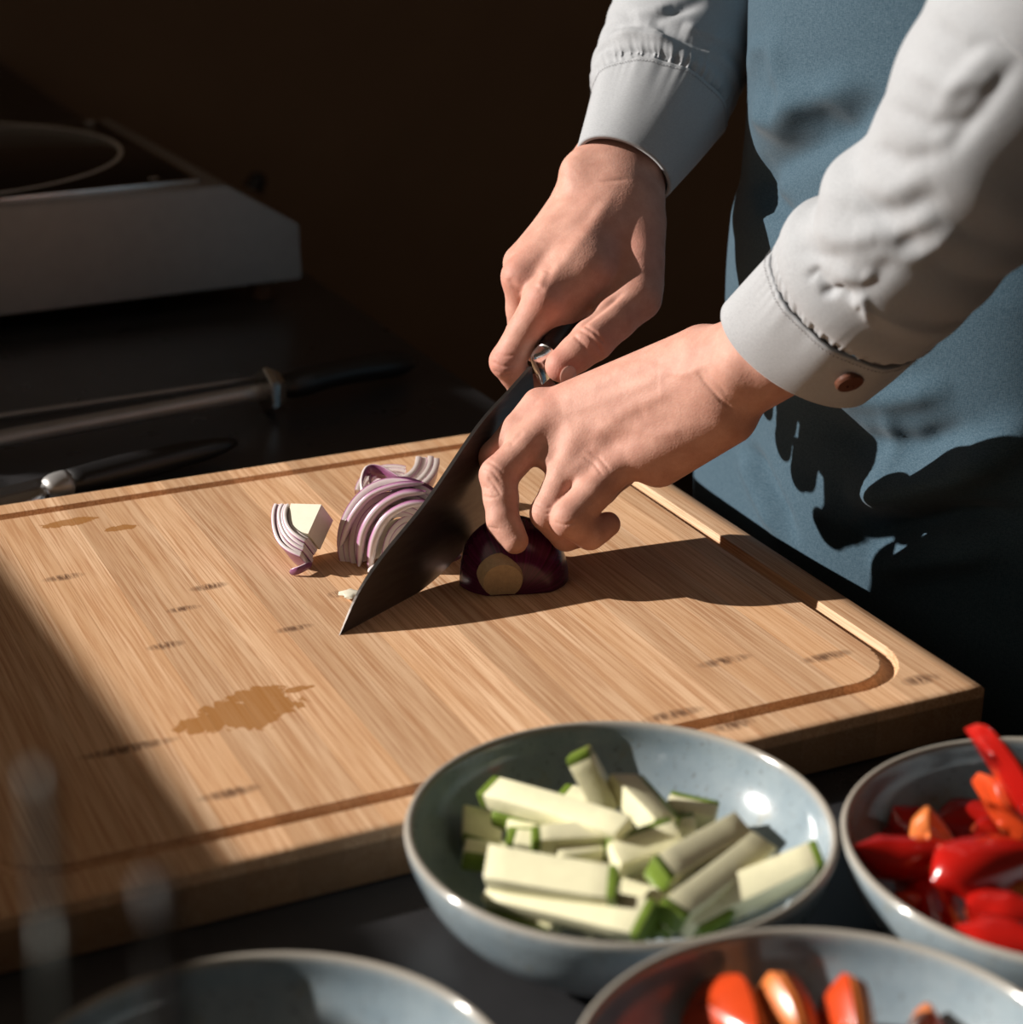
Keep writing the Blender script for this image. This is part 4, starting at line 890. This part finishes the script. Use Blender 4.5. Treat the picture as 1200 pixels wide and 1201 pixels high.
def sleeve(name, rs, shoulder, ncut, lines, seed, label, cuff_rs, t0, btn=None):
    global SGN
    C, E1, H = tube_rings(rs, shoulder, 330); Vg, th, T = tube_surface(C, E1, H, 260); n, m = Vg.shape[:2]
    cen = C[:, None]; rad = Vg-cen; rl = np.linalg.norm(rad, axis=2, keepdims=True); rd = rad/np.maximum(rl, 1e-9)
    s = np.linspace(0, 1, n)[:, None]
    k_ = np.arange(n)[:, None]; gather = np.exp(-k_/14.0)*(0.0007*np.sin(th[None]*38+np.sin(th*5)*3)+0.0004*np.sin(th[None]*71))
    tight = -0.0030*np.exp(-k_/6.0)
    fold = 0.0009*np.sin(s*60+2.0*np.sin(th[None]*1.0+seed)+1.3*np.sin(th[None]*2+seed*2)) * (0.4+0.6*np.sin(th[None]*1.5+s*9+seed)**2)*np.minimum(1, k_/25.0)
    V = (Vg+rd*(gather+tight+fold)[..., None]).reshape(-1, 3)
    F = grid_faces(n, m, close_m=True)
    N0 = normals(V, F); SGN = 1.0 if ((N0*(rd.reshape(-1, 3))).sum(1).mean() > 0) else -1.0
    V = cloth_creases(V, F, lines)
    sl = mesh(name, V, F, M['shirt'], person)
    if label: sl['label'] = label
    so = sl.modifiers.new('thick', 'SOLIDIFY'); so.thickness = 0.0008; so.offset = -1
    # cuff
    C, E1, H = tube_rings(cuff_rs, [], 60); Vg, th, T = tube_surface(C, E1, H, 260); n, m = Vg.shape[:2]; rad = Vg-C[:, None]; rd = rad/np.linalg.norm(rad, axis=2, keepdims=True)
    k_ = np.arange(n)[:, None]; pk = 0.00028*np.sin(th[None]*38+np.sin(th*5)*3)*(k_/n)**4*(0.5+0.5*np.sin(th[None]*3+seed))+0.0006*np.sin(th[None]*9+seed)*(k_/n)
    O = Vg+rd*pk[..., None]; I_ = O-rd*0.0024; V = np.concatenate([O, I_[::-1]], 0).reshape(-1, 3); F = grid_faces(2*n, m, close_m=True, close_n=True)
    cf = mesh('cuff', V, F, M['shirt'], sl)
    # stitched line along the seam
    st_ = O[-4]+rd[-4]*0.0006; V = []; Fs = []
    for i in range(0, m, 2):
        a, b_ = st_[i], st_[(i+1) % m]; Vs, F1 = sweep([a, a*.5+b_*.5+rd[-4][i]*.0002, b_], [.00022]*3, 5); o_ = sum(len(x) for x in V); V.append(Vs); Fs += [tuple(q+o_ for q in f) for f in F1]
    s_ = mesh('stitching', np.vstack(V), Fs, M['thread'], cf); s_['kind'] = 'stuff'
    return sl, cf, O, rd
near_w = [-208, -228, -258, -292, -326, -360, -402, -446, -496, -546, -610]; near_h = [74, 78, 84, 88, 92, 96, 100, 104, 108, 112, 116]
near_u = [(906, 293), (918, 270), (931, 250), (964, 236), (968, 200), (1008, 168), (1036, 118), (1054, 68), (1086, 0), (1130, -80), (1190, -180)]
near_l = [(1078, 416), (1094, 405), (1114, 390), (1144, 362), (1170, 334), (1206, 298), (1240, 262), (1274, 222), (1314, 168), (1370, 92), (1450, -20)]
near_r = [ring_world(a, b_, c, d, TN) for a, b_, c, d in zip(near_u, near_l, near_w, near_h)]
near_c = [ring_world((848, 358), (1022, 464), -124, 60, TN), ring_world((876, 326), (1052, 440), -166, 66, TN), ring_world((908, 290), (1078, 416), -208, 72, TN)]
far_r = [ring_world((697, 98), (851, 148), 150, 72, TF), ring_world((694, 78), (864, 120), 175, 78, TF), ring_world((700, 56), (876, 92), 200, 82, TF), ring_world((712, 22), (890, 56), 235, 86, TF), ring_world((722, -6), (905, 20), 265, 88, TF), ring_world((742, -60), (930, -40), 310, 90, TF)]
far_c = [ring_world((677, 173), (785, 227), 82, 50, TF), ring_world((688, 132), (822, 185), 118, 62, TF), ring_world((697, 96), (852, 148), 150, 72, TF)]
near_el = near_r[-1][0]; far_el = far_r[-1][0]
near_sh = [(near_el*.5+np.array([.26, -.22, .46])*.5+np.array([0, -.02, .02]), .060), (np.array([.29, -.185, .48]), .064), (np.array([.28, -.10, .52]), .064)]
far_sh = [(far_el*.4+np.array([.29, .22, .43])*.6, .060), (np.array([.30, .19, .47]), .066), (np.array([.29, .11, .50]), .066)]
NL = [([(945, 330), (958, 318), (966, 330), (976, 350)], 6, -5), ([(960, 345), (985, 340), (1003, 352)], 6, -6), ([(990, 345), (1020, 330), (1060, 290), (1085, 262)], 13, -3.2), ([(1000, 362), (1012, 352), (1022, 380)], 6, 4), ([(975, 318), (1010, 330), (1030, 318)], 8, 4),
      ([(966, 234), (1000, 252), (1060, 250), (1110, 225)], 14, -5), ([(1000, 270), (1050, 275), (1100, 250)], 14, 4), ([(1014, 172), (1060, 190), (1110, 180)], 14, -5), ([(985, 205), (1040, 225), (1090, 205)], 14, 4),
      ([(1200, 60), (1150, 130), (1100, 190)], 12, -5), ([(1180, 40), (1130, 90), (1095, 140)], 12, 4), ([(935, 262), (980, 280), (1030, 282)], 12, 4), ([(930, 290), (960, 300), (1000, 305)], 9, -3), ([(1040, 120), (1090, 150), (1150, 140)], 12, -4), ([(1060, 75), (1110, 100), (1170, 90)], 13, 4), ([(1090, 20), (1130, 60), (1190, 50)], 13, -4), ([(1020, 300), (1080, 300), (1130, 270)], 12, 4)]
nsl, ncf, nO, nrd = sleeve('sleeve', near_r, near_sh, 0, NL, 1.0, None, near_c, TN)
FL = [([(720, 15), (770, 20), (830, 0)], 7, -5), ([(760, 25), (800, 42), (850, 60)], 8, -8), ([(715, 42), (750, 36), (800, 50)], 9, 6), ([(700, 62), (740, 58), (770, 62), (830, 90)], 7, -7), ([(720, 75), (760, 75), (795, 85)], 8, 5), ([(800, 30), (820, 40), (850, 50)], 8, 5), ([(735, 18), (790, 10)], 8, 4), ([(690, 88), (720, 92), (760, 98)], 6, 3), ([(705, 32), (740, 28), (770, 36)], 7, -5), ([(770, 70), (820, 105), (850, 118)], 9, -6)]
fsl, fcf, fO, frd = sleeve('sleeve', far_r, far_sh, 0, FL, 2.2, None, far_c, TF)
# button on the near cuff
bq = px2w([(1011, 430, -62)], TN)[0]; pj = proj(nO.reshape(-1, 3)); okm = (pj[:, 2] < np.median(pj[:, 2])+0.002); i_ = np.argmin(((pj[:, :2]-np.array([996, 446]))**2).sum(1)+np.where(okm, 0, 1e6)); bc = nO.reshape(-1, 3)[i_]; bn = nrd.reshape(-1, 3)[i_]
b = bmesh.new(); bm_cyl(b, bc, bc+bn*.0022, .0074, .0070, 32)
bm_cyl(b, bc+bn*.0018, bc+bn*.0030, .0074, .0066, 32); 
for dx, dy in ((1, 1), (1, -1), (-1, 1), (-1, -1)):
    q = bc+bn*.0031+UPV*dy*.0014+RGT*dx*.0014; bm_cyl(b, q-bn*.0006, q, .0006, .0006, 8)
bo = bm_obj('button', b, M['button'], ncf)
# --- hidden trunk and arms, coarse, joined with the two hands into one body mesh
gs = SDF((-0.02, -0.40, -0.92), (0.66, 0.56, 0.64), 0.016); gs.F[:] = 9.0
def wc(a, b_, ra, rb, k=.05, flat=None):
    a, b_ = np.asarray(a, float), np.asarray(b_, float)
    X = (np.stack(np.meshgrid(*[np.arange(gs.n[q])*gs.res+gs.lo[q] for q in range(3)], indexing='ij'), -1)-a); ab = b_-a
    h = np.clip((X @ ab)/(ab @ ab), 0, 1); Q = X-h[..., None]*ab
    if flat is not None: fd = np.asarray(flat[0], float); Q = Q+fd*((Q @ fd)*(flat[1]-1))[..., None]
    gs.F[:] = SDF.smin(gs.F, (np.linalg.norm(Q, axis=-1)-(ra+(rb-ra)*h)).astype(np.float32), k)
wc((.325, .0, .02), (.29, -.005, .42), .12, .145, .05, ((1, 0, 0), 1.7)); wc((.29, -.14, .47), (.29, .13, .47), .055, .055)
wc((.29, -.005, .46), (.275, -.005, .60), .055, .05)
wc((.325, -.09, -.02), (.32, -.09, -.88), .080, .045); wc((.325, .09, -.02), (.32, .09, -.88), .080, .045)
for rr_l, sh_ in ((near_r, near_sh), (far_r, far_sh)):
    cs_ = [r[0] for r in rr_l[1:]]+[q[0] for q in sh_[:2]]; rd_ = list(np.linspace(.020, .034, len(rr_l)-1))+[.04, .05]
    for q in range(len(cs_)-1): wc(cs_[q], cs_[q+1], rd_[q], rd_[q+1], .01)
bV, bF = gs.nets(gs.F)
allV = np.vstack([nearV, farV, bV]); allF = np.vstack([nearF, farF+len(nearV), bF+len(nearV)+len(farV)])
body = mesh('body', allV, allF, M['skin'], person, attr={'red': np.concatenate([near_red, far_red, np.zeros(len(bV))])})
# thumb nail of the far hand
tn = px2w([(667, 441, -60)], TF)[0]; ta = px2w([(697, 401, -50)], TF)[0]; tl = tn-ta; tl /= np.linalg.norm(tl); tnn = -FWD*.75-UPV*.45+RGT*.45; tnn -= tl*(tnn @ tl); tnn /= np.linalg.norm(tnn); ts = np.cross(tl, tnn)
b = bmesh.new(); bmesh.ops.create_uvsphere(b, u_segments=20, v_segments=12, radius=1)
for v in b.verts: v.co = Vector(tn+tl*v.co.x*.0062+ts*v.co.y*.0055+tnn*(v.co.z*.0012-.0012*v.co.y**2))
bm_obj('thumb_nail', b, M['nail'], person)
# --- shirt trunk, trousers, apron
def column(name, zs, cx, cy, a, b_, th0, th1, mat, m=200, lines=(), foldamp=0.0, seed=0.0, thick=0.0015, zn=220):
    global SGN
    z = np.linspace(zs[0], zs[1], zn); th = np.linspace(th0, th1, m); A = np.array([np.interp(z, zs_, v_) for zs_, v_ in (a, b_)]); X0 = np.interp(z, cx[0], cx[1]); Y0 = np.interp(z, cy[0], cy[1])
    f = foldamp*(np.sin(th[None]*9+seed+2*np.sin(z[:, None]*6+seed))*np.exp(-(z[:, None]-zs[0])*2.0)+0.6*np.sin(z[:, None]*38+3*np.sin(th[None]*2.3+seed))*np.cos(th[None]*1.7+seed))
    V = np.stack([X0[:, None]+(A[0][:, None]+f)*np.cos(th)[None], Y0[:, None]+(A[1][:, None]+f)*np.sin(th)[None], np.repeat(z[:, None], m, 1)], -1).reshape(-1, 3)
    F = grid_faces(zn, m, close_m=abs(th1-th0) > 6.2)
    N0 = normals(V, F); out = V-np.array([.275, 0, 0]); out[:, 2] = 0; SGN = 1.0 if (N0*out).sum(1).mean() > 0 else -1.0
    if len(lines): V = cloth_creases(V, F, lines, 2.8)
    o = mesh(name, V, F, mat, person); so = o.modifiers.new('thick', 'SOLIDIFY'); so.thickness = thick; so.offset = -SGN; return o
K = lambda *p: (np.array([q[0] for q in p]), np.array([q[1] for q in p]))
column('shirt', (-.06, .50), K((-.06, .335), (.03, .330), (.10, .310), (.18, .290), (.5, .29)), K((-.06, .0), (.5, -.005)), K((-.06, .112), (.2, .105), (.45, .105), (.5, .06)), K((-.06, .158), (.2, .152), (.4, .165), (.5, .10)), 0, 2*np.pi*(1-1/160), M['shirt'], 160, foldamp=.002, seed=.5)
for yy in (-.09, .09):
    V, F = sweep(lin(np.array([.325, yy, -.02]), np.array([.32, yy, -.885]), 30), np.linspace(.094, .072, 30), 32, up=(0, 1, 0), cap=False); mesh('trouser_leg', V, F, M['trousers'], person)
AL = [([(868, 95), (885, 60), (895, 45)], 10, 4), ([(870, 190), (900, 200), (960, 170), (1020, 140)], 18, -5), ([(878, 110), (920, 150), (950, 90)], 16, 4), ([(880, 200), (900, 235), (930, 260)], 12, -6), ([(872, 150), (940, 130), (1010, 90)], 18, 4), ([(940, 130), (990, 150), (1040, 110)], 20, -4),
      ([(905, 30), (915, 90), (940, 130)], 10, 3), ([(950, 490), (1010, 520), (1080, 525), (1140, 500)], 16, -5), ([(960, 460), (1040, 470), (1120, 455)], 16, 4), ([(990, 575), (1060, 572), (1130, 552), (1220, 500)], 24, 14), ([(1010, 626), (1070, 620), (1110, 608), (1220, 604)], 15, -11), ([(1020, 668), (1090, 655), (1180, 645)], 18, 6),
      ([(880, 520), (900, 562), (936, 636)], 6, -4), ([(870, 530), (888, 575), (920, 640)], 7, 4), ([(1040, 480), (1050, 560)], 10, 2)]
column('apron', (-.42, .46), K((-.42, .305), (-.05, .305), (.03, .300), (.10, .287), (.18, .274), (.5, .28)), K((-.42, .01), (.03, .02), (.12, .0), (.2, -.005), (.5, -.005)), K((-.42, .150), (-.05, .145), (.03, .142), (.08, .134), (.2, .125), (.46, .125)), K((-.42, .24), (-.05, .235), (.03, .228), (.10, .195), (.2, .172), (.46, .176)), R(62), R(298), M['apron'], 260, AL, .0035, 1.3, .0014, 260)
